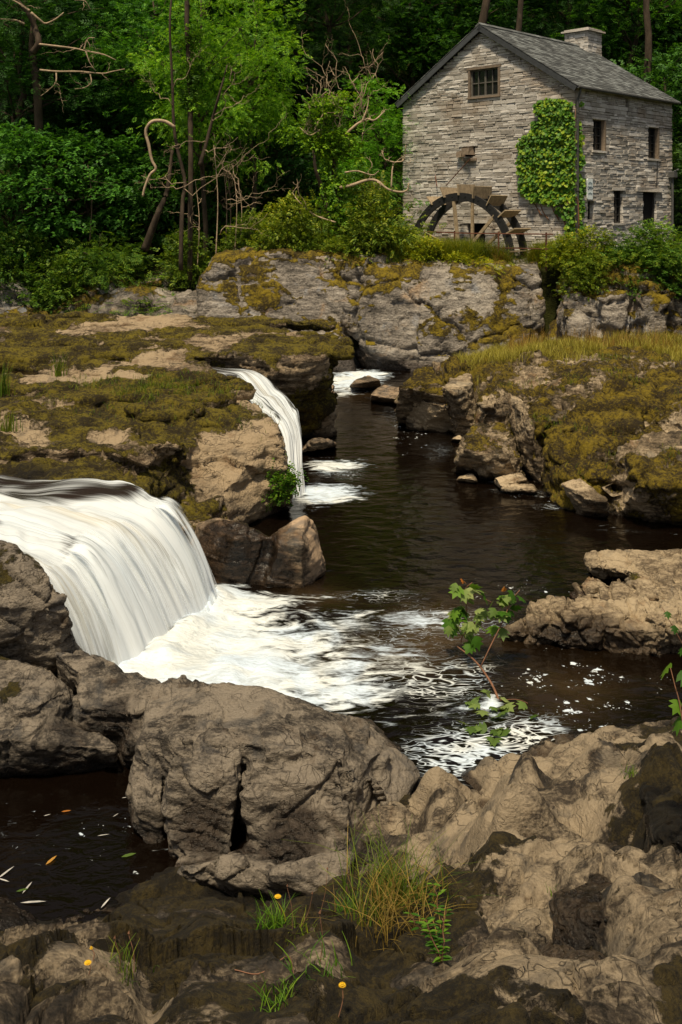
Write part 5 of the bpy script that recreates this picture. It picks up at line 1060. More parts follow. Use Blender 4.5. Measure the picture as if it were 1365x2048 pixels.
# ================================================================ vegetation
L_ASH = leaf_mat('ash_leaves', (0.012, 0.045, 0.006), (0.040, 0.115, 0.012), (0.11, 0.21, 0.022), objcol=True)
L_DARK = leaf_mat('dark_leaves', (0.010, 0.030, 0.008), (0.025, 0.065, 0.014), (0.06, 0.13, 0.022), objcol=True)
L_IVY = leaf_mat('ivy_leaves', (0.025, 0.08, 0.008), (0.09, 0.24, 0.018), (0.36, 0.44, 0.02), trans=.25, spec=.3)
L_BUSH = leaf_mat('bush_leaves', (0.020, 0.045, 0.008), (0.065, 0.11, 0.014), (0.17, 0.19, 0.022), objcol=True)
L_GRASS = leaf_mat('green_grass', (0.03, 0.07, 0.008), (0.09, 0.15, 0.018), (0.22, 0.24, 0.035), objcol=True)
L_DRY = leaf_mat('dry_grass', (0.10, 0.075, 0.02), (0.27, 0.20, 0.06), (0.45, 0.33, 0.12), objcol=True)
L_SYC = leaf_mat('sycamore_leaves', (0.05, 0.10, 0.015), (0.14, 0.22, 0.05), (0.30, 0.36, 0.13), trans=.3)
M_BARK = flat_mat('grey_brown_bark', (0.075, 0.055, 0.038), 0.95, 0.5, 5, bump=.8, stretch=(1, 1, .35))
M_DEAD = flat_mat('bleached_dead_wood', (0.42, 0.32, 0.215), 0.9, 0.35, 5, bump=.5)
M_TWIG = flat_mat('brown_twig', (0.17, 0.085, 0.05), 0.85, 0.3, 8)
M_YEL = flat_mat('yellow_petals', (0.80, 0.50, 0.02), 0.7, 0.15, 30)
M_ORANGE = leaf_mat('orange_leaves', (0.35, 0.10, 0.02), (0.5, 0.2, 0.04), (0.6, 0.35, 0.08))

def quad_leaf(L, w, tip=1.0):
    return np.array([(0, 0, 0), (L * .45, w / 2, .012 * L), (L * tip, 0, -.05 * L), (L * .45, -w / 2, .012 * L)])
def sprig_ash(k=4, L=.42, ll=.15, lw=.055):
    V = []
    for i in range(k):
        s = L * (.25 + .62 * i / (k - 1) if k > 1 else .5); z = -.35 * (s / L) ** 2 * L * .5
        for sg in (1, -1):
            q = quad_leaf(ll * (1 - .25 * abs(i / (k - 1) - .4)), lw); a = sg * math.radians(58); c, sn = math.cos(a), math.sin(a)
            q = q @ np.array([[c, sn, 0], [-sn, c, 0], [0, 0, 1]]) + (s, 0, z); q[:, 2] -= .18 * np.abs(q[:, 1]); V.append(q)
    q = quad_leaf(ll, lw) + (L * .88, 0, -.15 * L); V.append(q)
    return np.array(V)
def sprig_broad(n=6, L=.30, ll=.14, lw=.10, seed=0):
    r = np.random.RandomState(seed); V = []
    for i in range(n):
        a = r.uniform(-1.3, 1.3); q = quad_leaf(ll * r.uniform(.7, 1.2), lw * r.uniform(.7, 1.2)); c, s = math.cos(a), math.sin(a)
        q = q @ np.array([[c, s, 0], [-s, c, 0], [0, 0, 1]]) + (L * i / n, 0, r.uniform(-.05, .05)); q[:, 2] += r.uniform(-.5, .3) * np.hypot(q[:, 0], q[:, 1]) * .4; V.append(q)
    return np.array(V)
def frames(D, roll, up=(0, 0, 1)):
    """rotation matrices whose x axis is D"""
    D = D / (np.linalg.norm(D, axis=1)[:, None] + 1e-9); up = np.broadcast_to(np.array(up, float), D.shape)
    y = np.cross(up, D); y /= np.linalg.norm(y, axis=1)[:, None] + 1e-6; z = np.cross(D, y)
    c, s = np.cos(roll)[:, None], np.sin(roll)[:, None]; y2 = c * y + s * z; z2 = -s * y + c * z
    return np.stack([D, y2, z2], 2)
def scatter(T, pos, Rm, sc):
    """copies of leaf template T (k,4,3) at every pos"""
    n = len(pos); k, m = T.shape[0], T.shape[1]; t = T.reshape(-1, 3)
    V = np.einsum('nij,kj->nki', Rm, t) * sc[:, None, None] + pos[:, None]
    V = V.reshape(-1, 3); return V, np.arange(n * k * m).reshape(-1, m)
def twisty(p0, p1, r0, r1, n=8, wob=.12, r=None, sag=0.0):
    r = r or rs; t = np.linspace(0, 1, n)[:, None]; p = np.array(p0) * (1 - t) + np.array(p1) * t; L = np.linalg.norm(np.array(p1) - np.array(p0))
    j = r.normal(0, wob * L, (n, 3)); j[0] = 0; j[-1] = 0; j = (j + np.roll(j, 1, 0) + np.roll(j, -1, 0)) / 3; j[0] = 0
    p = p + j; p[:, 2] += sag * L * np.sin(np.pi * t[:, 0]); return p, np.linspace(r0, r1, n)
def crown_leaves(cl_, r, sprigs, per, sig, T, smin=.8, smax=1.3, centre=None, droop=.35):
    pos, D, sc, T_i = [], [], [], []
    c0 = centre if centre is not None else cl_.mean(0)
    for c in cl_:
        n = r.poisson(per); q = r.normal(0, 1, (n, 3)) * sig; p = c + q
        d = q / (np.linalg.norm(q, axis=1)[:, None] + 1e-6) * .6 + (c - c0) / (np.linalg.norm(c - c0) + 1e-6) * .6 + r.normal(0, .45, (n, 3)); d[:, 2] = d[:, 2] * .5 - droop * r.uniform(.2, 1, n)
        pos.append(p); D.append(d); sc.append(r.uniform(smin, smax, n))
    pos, D, sc = np.concatenate(pos), np.concatenate(D), np.concatenate(sc)
    return scatter(T, pos, frames(D, r.normal(0, .5, len(pos))), sc)
def clump_centres(r, n, c, rad, lo=.35, flat=0):
    d = r.normal(0, 1, (n, 3)); d /= np.linalg.norm(d, axis=1)[:, None]; rr = r.uniform(lo ** 2, 1, n) ** .5
    return np.array(c) + d * rr[:, None] * np.array(rad)
def make_tree(name, h, cz, rad, n_cl, per, sig, T, lmat, seed, trunk_r=.2, lean=(0, 0), limbs=26, label='', cat='tree', group=None, lo=.35, smax=1.3, droop=.35):
    r = np.random.RandomState(seed); root = empty(name, (0, 0, 0), label=label, cat=cat, group=group)
    cc = np.array([lean[0], lean[1], cz]); cs = clump_centres(r, n_cl, cc, rad, lo)
    cs = cs + .35 * np.stack([fbm(cs * .5, 2, s=seed), fbm(cs * .5, 2, s=seed + 1), fbm(cs * .5, 2, s=seed + 2)], 1) * np.array(rad)
    cs = cs[cs[:, 2] > .15]
    mb = MB(); top = np.array([lean[0] * 1.1, lean[1] * 1.1, min(h, cz + rad[2] * .75)])
    tp, tr = twisty((0, 0, -.4), top, trunk_r, trunk_r * .18, 12, .035, r); mb.tube(tp, tr, 8)
    for i in r.choice(len(cs), min(limbs, len(cs)), replace=False):
        c = cs[i]; k = int(np.clip((c[2] - .25 * np.linalg.norm(c[:2] - tp[6, :2])) / max(top[2], .1) * 11, 1, 10)); p, q = twisty(tp[k], c, tr[k] * .5, .012, 7, .07, r, .08); mb.tube(p, q, 5)
    mb.build('trunk', M_BARK, root, smooth=True)
    V, Fc = crown_leaves(cs, r, None, per, sig, T, centre=cc - np.array((0, 0, rad[2] * .5)), smax=smax, droop=droop)
    put('crown', V, Fc, lmat, root, smooth=False, kind='stuff')
    return root
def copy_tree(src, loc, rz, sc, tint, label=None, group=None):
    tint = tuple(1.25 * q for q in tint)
    o = src.copy(); COL.objects.link(o); o.location = loc; o.rotation_euler = (0, 0, rz); o.scale = sc if hasattr(sc, '__len__') else (sc, sc, sc)
    if label: o['label'] = label
    if group: o['group'] = group
    for c in src.children:
        k = c.copy(); COL.objects.link(k); k.parent = o; k.color = (*tint, 1)
    return o
def move(o, loc, rz, sc, tint, label=None, group=None):
    tint = tuple(1.25 * q for q in tint)
    o.location = loc; o.rotation_euler = (0, 0, rz); o.scale = sc if hasattr(sc, '__len__') else (sc, sc, sc)
    if label: o['label'] = label
    if group: o['group'] = group
    for c in o.children: c.color = (*tint, 1)
ASH, BROAD, BIGB = sprig_ash(), sprig_broad(7), sprig_broad(7, .4, .2, .13, 3)
protos = {}
protos['ash'] = make_tree('ash_tree', 13, 8.4, (3.4, 3.4, 4.6), 120, 32, (.62, .62, .20), ASH, L_ASH, 1, .22, limbs=34)
protos['tall'] = make_tree('ash_tree', 15, 9.5, (3.0, 3.0, 5.2), 110, 34, (.60, .60, .22), ASH, L_DARK, 2, .24, limbs=30)
protos['broad'] = make_tree('broadleaf_tree', 11, 6.6, (4.0, 4.0, 4.2), 130, 30, (.60, .60, .28), BIGB, L_DARK, 3, .26)
protos['low'] = make_tree('broadleaf_tree', 7, 4.0, (3.2, 2.6, 2.6), 90, 32, (.50, .50, .18), BROAD, L_DARK, 4, .16)
protos['bush'] = make_tree('bush', 1.6, .85, (1.35, 1.2, .95), 46, 34, (.26, .26, .16), sprig_broad(7, .22, .09, .06, 5), L_BUSH, 5, .05, limbs=14, lo=.2, cat='bush')
protos['fern_bush'] = make_tree('bush', 1.4, .75, (1.5, 1.2, .85), 44, 30, (.28, .28, .14), sprig_ash(5, .34, .10, .035), L_BUSH, 6, .05, limbs=12, lo=.2, cat='bush')
used = set()
def plant(kind, px, y, sc, tint, label, group, z=None, rz=None, x=None):
    x = (px - CX) / F * y if x is None else x; z = float(hill_z(x, y)) if z is None else z; rz = random.uniform(0, 6.28) if rz is None else rz
    if kind not in used: used.add(kind); move(protos[kind], (x, y, z), rz, sc, tint, label, group); return protos[kind]
    return copy_tree(protos[kind], (x, y, z), rz, sc, tint, label, group)
G1 = 'trees of the wood on the hillside'
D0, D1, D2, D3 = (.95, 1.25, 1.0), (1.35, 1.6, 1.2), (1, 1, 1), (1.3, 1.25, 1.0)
# nearest row by the river, left to right
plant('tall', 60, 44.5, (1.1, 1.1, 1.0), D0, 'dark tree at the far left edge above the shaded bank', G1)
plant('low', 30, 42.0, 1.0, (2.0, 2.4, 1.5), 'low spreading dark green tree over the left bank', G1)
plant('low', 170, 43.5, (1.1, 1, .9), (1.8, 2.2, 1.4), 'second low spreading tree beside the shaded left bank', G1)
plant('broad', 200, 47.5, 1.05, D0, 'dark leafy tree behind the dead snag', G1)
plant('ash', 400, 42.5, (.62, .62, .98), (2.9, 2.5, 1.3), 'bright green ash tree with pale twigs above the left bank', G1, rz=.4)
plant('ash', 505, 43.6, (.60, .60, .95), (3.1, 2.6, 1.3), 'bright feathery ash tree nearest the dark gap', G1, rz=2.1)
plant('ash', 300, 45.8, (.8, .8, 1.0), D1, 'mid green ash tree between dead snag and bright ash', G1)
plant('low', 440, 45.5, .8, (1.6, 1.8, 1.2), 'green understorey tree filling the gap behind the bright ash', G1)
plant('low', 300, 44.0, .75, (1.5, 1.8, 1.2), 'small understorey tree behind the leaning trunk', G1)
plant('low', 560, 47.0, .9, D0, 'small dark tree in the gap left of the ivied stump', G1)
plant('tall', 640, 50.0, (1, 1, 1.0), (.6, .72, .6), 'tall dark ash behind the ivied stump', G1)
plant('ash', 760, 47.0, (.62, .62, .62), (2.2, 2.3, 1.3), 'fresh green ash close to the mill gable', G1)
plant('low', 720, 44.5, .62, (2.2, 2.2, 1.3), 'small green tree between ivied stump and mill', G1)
# rows up the hill
ORD = ('first', 'second', 'third', 'fourth', 'fifth', 'sixth', 'seventh', 'eighth', 'ninth', 'tenth'); cnt = {}
for y, x0, x1, st, sc in ((54, -22, 3, 4.2, 1.05), (60, -24, 26, 4.6, 1.15), (68, -24, 30, 5.0, 1.3), (79, -26, 34, 5.8, 1.6)):
    x = x0
    while x < x1:
        kind = random.choice(('tall', 'broad', 'tall', 'broad', 'ash')); s = sc * random.uniform(.9, 1.15)
        tn = random.choice((D0, D0, D1)); tn = D1 if (x < 0 and y < 60) else tuple(.75 * q for q in tn)  # higher rows tinted darker: shade of the wood put into leaf colour
        zone = 'behind the mill roof' if x > 2 else ('above the left bank' if x < -7 else 'up the slope behind the ivied stump')
        lab = {54: 'dark second-row tree ', 60: 'shaded mid-slope tree ', 68: 'shaded high-slope tree ', 79: 'dim hilltop tree '}[y] + zone
        k = cnt.get(lab, 0); cnt[lab] = k + 1; lab += ', ' + ORD[k] + ' from the left'
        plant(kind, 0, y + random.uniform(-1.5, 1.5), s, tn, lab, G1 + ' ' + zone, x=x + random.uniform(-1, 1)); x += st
plant('broad', 1330, 53.5, .95, D1, 'broad green tree past the chimney end of the mill', G1)
plant('low', 1345, 48.0, .8, (1.2, 1.15, .9), 'light green tree beside the mill back corner', G1)
# bushes
BG = 'bushes along the cliff top'
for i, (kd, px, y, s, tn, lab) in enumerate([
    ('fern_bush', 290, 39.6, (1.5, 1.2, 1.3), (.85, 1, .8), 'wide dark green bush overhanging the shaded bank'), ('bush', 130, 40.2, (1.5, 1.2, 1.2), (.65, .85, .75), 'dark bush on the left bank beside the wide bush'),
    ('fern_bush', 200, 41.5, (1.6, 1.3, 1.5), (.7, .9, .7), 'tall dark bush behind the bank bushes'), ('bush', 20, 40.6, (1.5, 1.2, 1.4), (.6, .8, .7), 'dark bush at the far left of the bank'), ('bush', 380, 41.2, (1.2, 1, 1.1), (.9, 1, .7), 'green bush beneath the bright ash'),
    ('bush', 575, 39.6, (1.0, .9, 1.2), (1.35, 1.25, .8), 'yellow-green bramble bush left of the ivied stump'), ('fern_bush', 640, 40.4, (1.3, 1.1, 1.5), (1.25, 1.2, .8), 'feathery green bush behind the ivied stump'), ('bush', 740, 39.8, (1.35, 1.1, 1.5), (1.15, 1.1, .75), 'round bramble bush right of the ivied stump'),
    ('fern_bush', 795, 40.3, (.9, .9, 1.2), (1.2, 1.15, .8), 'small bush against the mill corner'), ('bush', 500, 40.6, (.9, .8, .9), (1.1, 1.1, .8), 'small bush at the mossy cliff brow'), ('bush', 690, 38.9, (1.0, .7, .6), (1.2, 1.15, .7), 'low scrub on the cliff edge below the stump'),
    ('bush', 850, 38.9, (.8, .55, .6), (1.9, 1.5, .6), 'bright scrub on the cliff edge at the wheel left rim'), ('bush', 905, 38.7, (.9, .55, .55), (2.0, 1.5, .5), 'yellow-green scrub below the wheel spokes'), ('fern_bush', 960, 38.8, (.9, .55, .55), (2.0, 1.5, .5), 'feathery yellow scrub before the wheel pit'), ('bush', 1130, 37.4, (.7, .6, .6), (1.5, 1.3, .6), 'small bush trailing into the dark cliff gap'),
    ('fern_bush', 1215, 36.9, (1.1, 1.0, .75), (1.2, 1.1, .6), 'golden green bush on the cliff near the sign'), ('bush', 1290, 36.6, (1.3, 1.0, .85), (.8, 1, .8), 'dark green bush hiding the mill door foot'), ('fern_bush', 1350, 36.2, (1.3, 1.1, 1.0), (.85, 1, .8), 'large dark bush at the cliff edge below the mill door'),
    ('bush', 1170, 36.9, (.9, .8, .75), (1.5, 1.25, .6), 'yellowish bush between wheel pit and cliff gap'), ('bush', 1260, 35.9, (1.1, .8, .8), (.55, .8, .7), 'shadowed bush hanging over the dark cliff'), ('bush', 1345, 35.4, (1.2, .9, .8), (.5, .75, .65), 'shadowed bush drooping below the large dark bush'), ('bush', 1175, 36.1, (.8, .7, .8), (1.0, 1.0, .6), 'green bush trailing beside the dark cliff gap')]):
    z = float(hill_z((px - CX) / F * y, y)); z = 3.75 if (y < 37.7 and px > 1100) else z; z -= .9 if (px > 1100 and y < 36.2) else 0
    plant(kd, px, y, s, tuple(1.5 * q for q in tn), lab, BG, z=z)  # tint also puts the shade of the shadowed bushes into leaf colour
# woodland undergrowth
r = np.random.RandomState(77); n_ = 9000
xx = r.uniform(-17, 16, n_); yv = r.uniform(39.5, 62, n_)
cm, sm = math.cos(MILL_R), math.sin(MILL_R); mu = cm * (xx - 2.83) + sm * (yv - 46); mv = -sm * (xx - 2.83) + cm * (yv - 46)
ok = ~((mu > -.2) & (mu < WG + .4) & (mv > -2.4) & (mv < WL + .4)); xx, yv = xx[ok], yv[ok]
pos = np.stack([xx, yv, hill_z(xx, yv) + r.uniform(0, .45, len(xx))], 1); D = r.normal(0, 1, pos.shape); D[:, 2] = np.abs(D[:, 2]) * .4
V, Fc = scatter(sprig_broad(6, .35, .14, .07, 9), pos, frames(D, r.normal(0, .4, len(pos))), r.uniform(.7, 1.5, len(pos)))
o = put('undergrowth', V, Fc, L_DARK, base=(0, 0, 0), smooth=False, kind='stuff', label='dark leafy undergrowth covering the wooded hillside', cat='undergrowth'); o.color = (1.1, 1.1, .8, 1)

# dead and ivied trees in front of the wood
def branchy(mb, p0, p1, r0, r, depth=2, n=3, spread=.5, wob=.10):
    p, q = twisty(p0, p1, r0, r0 * .35, 9, wob, r); mb.tube(p, q, 5); L = np.linalg.norm(np.array(p1) - np.array(p0))
    if depth <= 0: return
    for k in range(n):
        i = r.randint(3, 9); d = (p[min(i, 8)] - p[i - 1]); d = d / (np.linalg.norm(d) + 1e-6) + r.normal(0, spread, 3); d[2] += .12
        branchy(mb, p[min(i, 8)], p[min(i, 8)] + d / np.linalg.norm(d) * L * r.uniform(.35, .6), r0 * .45, r, depth - 1, n, spread, wob)
def pathb(mb, pts, d, r0, r1, n=26, jd=.25, seed=0):
    r = np.random.RandomState(seed); q = [P(x, y, d + r.uniform(-jd, jd)) for x, y in pts]; q = catmull(q, n); mb.tube(q, np.linspace(r0, r1, n), 6); return q
r = np.random.RandomState(5)
t1 = empty('dead_tree', P(75, 200, 41.5) * (1, 1, 0) + (0, 0, 2.9), label='bare brown dead snag with forked pale branches at the far left', cat='tree')
b = np.array(t1.location); mb = MB(); pathb(mb, [(85, 640), (82, 420), (76, 190), (68, 130), (64, 95), (66, 60), (70, 35)], 43.2, .24, .10, seed=1); pathb(mb, [(66, 105), (78, 85), (70, 55), (62, 35), (45, 12), (25, -8)], 41.5, .16, .07, seed=2); mb.V = [v - b for v in mb.V]; mb.build('trunk', M_BARK, t1, smooth=True)
mb = MB()
for pts, r0 in (([(62, 25), (80, 40), (92, 47), (112, 38), (128, 25)], .06), ([(60, 22), (40, 8), (15, -6)], .06), ([(50, 48), (30, 40), (0, 38)], .05), ([(75, 88), (110, 92), (150, 97), (172, 102), (205, 108), (232, 120)], .05), ([(168, 100), (176, 78), (190, 75)], .03), ([(172, 103), (180, 125), (192, 142)], .03), ([(80, 140), (115, 143), (160, 143), (205, 147), (225, 143), (250, 138)], .045), ([(113, 143), (112, 165), (98, 180), (82, 192)], .035), ([(110, 165), (120, 180), (118, 188)], .02), ([(180, 145), (183, 165), (170, 175), (150, 178)], .03), ([(150, 0), (170, 2), (182, 20)], .03)):
    q = pathb(mb, pts, 41.2, r0, r0 * .4, 18, .15, seed=int(pts[0][0]))
    for _ in range(3): i = r.randint(6, 17); branchy(mb, q[i], q[i] + r.normal(0, .28, 3), .014, r, 1, 2)
mb.V = [v - b for v in mb.V]; mb.build('branches', M_DEAD, t1, smooth=True)
t2 = empty('dead_tree', P(365, 530, 39.6), label='leaning pale-twigged tree with a hooked dead bough above the left bank', cat='tree')
b = np.array(t2.location); mb = MB(); pathb(mb, [(362, 540), (363, 470), (366, 400), (370, 360), (350, 270), (345, 160), (340, 50), (345, -20)], 39.6, .10, .04, seed=11); pathb(mb, [(375, 5), (374, 60), (378, 120)], 40.5, .11, .09, seed=12); pathb(mb, [(290, 500), (315, 430), (335, 380), (345, 300)], 40.2, .17, .06, seed=13); pathb(mb, [(400, 330), (412, 290), (425, 240), (440, 185), (455, 130)], 39.5, .09, .03, seed=14); mb.V = [v - b for v in mb.V]; mb.build('trunk', M_BARK, t2, smooth=True)
mb = MB(); pathb(mb, [(350, 255), (330, 243), (305, 243), (292, 262), (298, 290), (304, 320), (312, 337), (300, 350), (290, 375), (286, 393)], 39.2, .075, .045, 40, .08, seed=15)
for (x0, y0, x1, y1) in ((370, 365, 285, 350), (372, 372, 440, 345), (370, 378, 520, 300), (425, 240, 490, 190), (412, 285, 350, 290), (345, 210, 300, 170), (345, 180, 390, 120), (430, 230, 470, 160), (455, 400, 545, 380), (440, 470, 540, 425), (410, 300, 480, 280), (372, 372, 300, 380)):
    a_, c_ = P(x0, y0, 39.5), P(x1, y1, 39.2 + r.uniform(-.6, .6)); branchy(mb, a_, c_, .018, r, 2, 3, .6, .13)
mb.V = [v - b for v in mb.V]; mb.build('branches', M_DEAD, t2, smooth=True)
for i, (x, y0, y1, d, w) in enumerate(((432, 500, 290, 40.2, .03), (450, 505, 320, 40.5, .028), (470, 490, 330, 40.3, .025), (458, 500, 330, 40.8, .03), (395, 520, 360, 40.4, .02), (180, 470, 330, 41, .03), (480, 480, 360, 40.6, .02))):
    mb = MB(); q = pathb(mb, [(x, y0 + 20), (x + 4, (y0 + y1) / 2), (x - 4, y1)], d, w, w * .4, 14, .15, seed=20 + i)
    for _ in range(4): k_ = r.randint(5, 13); branchy(mb, q[k_], q[k_] + r.normal(0, .5, 3) + (0, 0, .3), .015, r, 1, 2)
    root = empty('sapling', q[0], label=('thick pale sapling nearest the leaning twigged tree', 'thin dark sapling in the middle of the stems under the bright ash', 'thin pale sapling right of the stems under the bright ash', 'tall dark sapling among the stems under the bright ash', 'short pale sapling beside the leaning twigged trunk', 'thin bare sapling standing under the dark left wood', 'rightmost pale sapling of the stems under the bright ash')[i], cat='sapling', group='bare saplings on the left bank'); mb.V = [v - q[0] for v in mb.V]; mb.build('stem', M_BARK if i % 2 else M_DEAD, root, smooth=True)
t3 = empty('ivied_tree', P(678, 495, 39.4), label='broken tree with ivy, bleached twigs and a long bent bough by the mill', cat='tree')
b = np.array(t3.location); mb = MB()
pathb(mb, [(680, 510), (668, 455), (655, 420), (645, 380), (632, 340), (628, 300)], 39.4, .14, .06, seed=31); pathb(mb, [(682, 500), (680, 440), (672, 380), (668, 340), (672, 300), (685, 270)], 39.6, .13, .09, seed=32); mb.V = [v - b for v in mb.V]; mb.build('trunk', M_BARK, t3, smooth=True)
mb = MB()
for pts, r0 in (([(680, 375), (705, 370), (735, 360), (755, 362), (775, 378), (800, 384), (815, 380), (818, 366)], .07), ([(690, 270), (715, 248), (735, 238), (750, 240), (770, 222)], .055), ([(725, 242), (735, 215), (738, 192)], .035), ([(690, 345), (715, 342), (745, 350), (758, 342)], .035), ([(783, 376), (785, 340), (790, 325), (808, 320), (812, 290)], .035), ([(790, 325), (770, 318), (766, 300)], .03), ([(672, 445), (630, 430), (600, 405), (585, 385)], .035), ([(640, 260), (620, 270), (600, 255)], .03), ([(660, 230), (680, 235), (676, 260)], .03), ([(650, 220), (640, 240), (625, 252)], .03)):
    q = pathb(mb, pts, 39.2, r0, r0 * .45, 22, .12, seed=int(pts[0][0] + pts[-1][0]))
    for _ in range(4): i = r.randint(6, 21); branchy(mb, q[i], q[i] + r.normal(0, .3, 3) + (0, 0, .2), .016, r, 1, 2)
for k in range(26):
    x = r.uniform(620, 735); y = r.uniform(215, 300); branchy(mb, P(x, y, 39.5), P(x + r.uniform(-22, 22), y - r.uniform(25, 75), 39.5 + r.uniform(-.5, .5)), .02, r, 1, 2, .4)
for k in range(12):
    x = r.uniform(620, 760); branchy(mb, P(x, r.uniform(150, 210), 42), P(x + r.uniform(-50, 50), r.uniform(60, 140), 42 + r.uniform(-.5, .5)), .02, r, 2, 2, .5)
mb.V = [v - b for v in mb.V]; o = mb.build('branches', M_DEAD, t3, smooth=True); o['kind'] = 'stuff'
cs = np.array([P(r.normal(662, 16), r.uniform(185, 300), 39.5 + r.uniform(-.4, .4)) for _ in range(34)] + [P(r.normal(650, 34), r.uniform(240, 330), 39.6 + r.uniform(-.4, .4)) for _ in range(24)] + [P(r.normal(676, 8), r.uniform(330, 470), 39.5) for _ in range(18)])
V, Fc = crown_leaves(cs, r, None, 34, (.20, .20, .18), sprig_broad(6, .14, .09, .07, 12)); c_ = put('crown', V - b, Fc, L_ASH, t3, smooth=False, kind='stuff'); c_.color = (3.2, 2.5, 1.0, 1)
t4 = empty('ivied_ash_tree', P(378, 120, 40.4), label='ivy-wrapped ash pole rising out of the top of the picture', cat='tree')
# ivy column on it
cs = np.array([P(r.normal(383, 9), r.uniform(70, 200), 40.4) for _ in range(22)]); b = np.array(t4.location); V, Fc = crown_leaves(cs, r, None, 30, (.16, .16, .2), sprig_broad(6, .14, .09, .07, 13)); c_ = put('ivy_leaves', V - b, Fc, L_ASH, t4, smooth=False, kind='stuff'); c_.color = (1.3, 1.25, .9, 1)
mb = MB(); pathb(mb, [(380, 560), (382, 300), (379, 160), (375, 60), (373, -30)], 40.5, .12, .09, seed=41); mb.V = [v - b for v in mb.V]; mb.build('trunk', M_BARK, t4, smooth=True)
# big leaning trunks behind the mill
for i, (a_, c_, w, lab) in enumerate((((905, 170), (985, -60), .32, 'leaning reddish trunk just behind the mill gable peak'), ((1020, 160), (1040, -60), .22, 'straight dark trunk behind the roof ridge'), ((1300, 200), (1290, -60), .25, 'dark trunk past the chimney'))):
    d = 53.5; p, q = twisty(P(*a_, d) - (0, 0, 3.5), P(*c_, d), w, w * .6, 10, .02, r); mb = MB(); mb.tube(p, q, 8); root = empty('tree_trunk', p[0], label=lab, cat='tree trunk'); mb.V = [v - p[0] for v in mb.V]; mb.build('bark', M_BARK, root, smooth=True)

# ivy on the mill
ivy = empty('ivy', mw(7.6, -.1, .6), label='thick green ivy climbing the corner of the mill gable', cat='ivy'); ib = np.array(ivy.location)
outline = np.array([(1075, 205), (1100, 197), (1125, 197), (1148, 205), (1156, 300), (1158, 360), (1159, 470), (1140, 470), (1128, 430), (1100, 405), (1065, 402), (1048, 380), (1043, 330), (1040, 290), (1060, 262), (1072, 240)], float)
def inside(x, y, poly):
    c = np.zeros(len(x), bool); j = len(poly) - 1
    for i in range(len(poly)):
        xi, yi = poly[i]; xj, yj = poly[j]; c ^= ((yi > y) != (yj > y)) & (x < (xj - xi) * (y - yi) / (yj - yi + 1e-9) + xi); j = i
    return c
n_ = 12000; qx = r.uniform(1030, 1175, n_); qy = r.uniform(192, 475, n_); jx = qx + 9 * fbm(np.stack([qx * .05, qy * .05, qx * 0], 1), 3, s=3); ok = inside(jx, qy, outline); qx, qy = qx[ok], qy[ok]
thin = (qy > 405) & (qx < 1135); keep = ~thin | (r.uniform(0, 1, len(qx)) < .25); qx, qy = qx[keep], qy[keep]
pos = []; nor = []
nG = np.array([-.703, -.711, 0]); nS = np.array([.711, -.703, 0])
for x, y in zip(qx, qy):
    dpt = .05 + .30 * r.beta(1.2, 2.0) * (0.5 + .6 * abs(math.sin(x * .11) * math.cos(y * .07)))
    if x < 1153 + r.normal(0, 4): u, z = gp(x, y); u = min(u, WG + .05); pos.append(mw(u, -dpt, z)); nor.append(nG)
    else: v, z = sp(max(x, 1156), y); pos.append(mw(WG + dpt * .7, max(v, -.05), z)); nor.append(nS)
pos = np.array(pos); nor = np.array(nor) + r.normal(0, .38, (len(pos), 3)) + (0, 0, .35)
heart = np.array([[(0, 0, 0), (.35, .45, .03), (.75, .38, .05), (1, 0, -.03), (.75, -.38, .05), (.35, -.45, .03)]]) * .125
Dn = np.cross(nor, r.normal(0, .3, nor.shape) + (0, 0, 1)); Dn = np.cross(nor, Dn); Dn = np.where((Dn[:, 2] > 0)[:, None], -Dn, Dn)
V, Fc = scatter(heart, pos, frames(Dn, r.normal(0, .4, len(pos)), (-.4, -.6, .6)), r.uniform(.7, 1.35, len(pos)))
put('leaves', V - ib, Fc, L_IVY, ivy, smooth=False, kind='stuff')
mb = MB()
for x0, y0, x1, y1 in ((1150, 475, 1120, 220), (1140, 470, 1090, 260), (1160, 470, 1150, 220), (1100, 440, 1075, 400), (1120, 440, 1095, 395), (1085, 430, 1060, 390)):
    a_ = gp(x0, y0); c_ = gp(x1, y1); p, q = twisty(mw(a_[0], -.06, a_[1]), mw(c_[0], -.08, c_[1]), .03, .012, 9, .03, r); mb.tube(p, q, 5)
mb.V = [v - ib for v in mb.V]; mb.build('stem', M_TWIG, ivy, smooth=True)

# ================================================================ grass
def blades(pos, h, w, lean, r, segs=3, curl=.5):
    """curved tapering blades: (n,3) bases, heights, widths"""
    n = len(pos); a = r.uniform(0, 2 * np.pi, n); d = np.stack([np.cos(a), np.sin(a), 0 * a], 1); sd = np.stack([-np.sin(a + r.normal(0, .6, n)), np.cos(a), 0 * a], 1); ln = lean * r.uniform(.2, 1.6, n)
    rows_ = []
    for k in range(segs + 1):
        t = k / segs; c = pos + d * (h * ln * t ** (1 + curl * 2))[:, None] + np.array([0, 0, 1]) * (h * (t - .25 * ln * t * t))[:, None]
        ww = w * (1 - t) ** .8 * .5 + .0006; rows_.append(c - sd * ww[:, None] if np.ndim(ww) else c - sd * ww); rows_.append(c + sd * (ww[:, None] if np.ndim(ww) else ww))
    V = np.stack(rows_, 1); m = V.shape[1]; base = np.arange(n) * m
    Fc = np.concatenate([np.stack([base + 2 * k, base + 2 * k + 1, base + 2 * k + 3, base + 2 * k + 2], 1) for k in range(segs)])
    return V.reshape(-1, 3), Fc
def top_at(V, x, y, rad=.12):
    k = (np.abs(V[:, 0] - x) < rad) & (np.abs(V[:, 1] - y) < rad); return V[k, 2].max() if k.any() else None
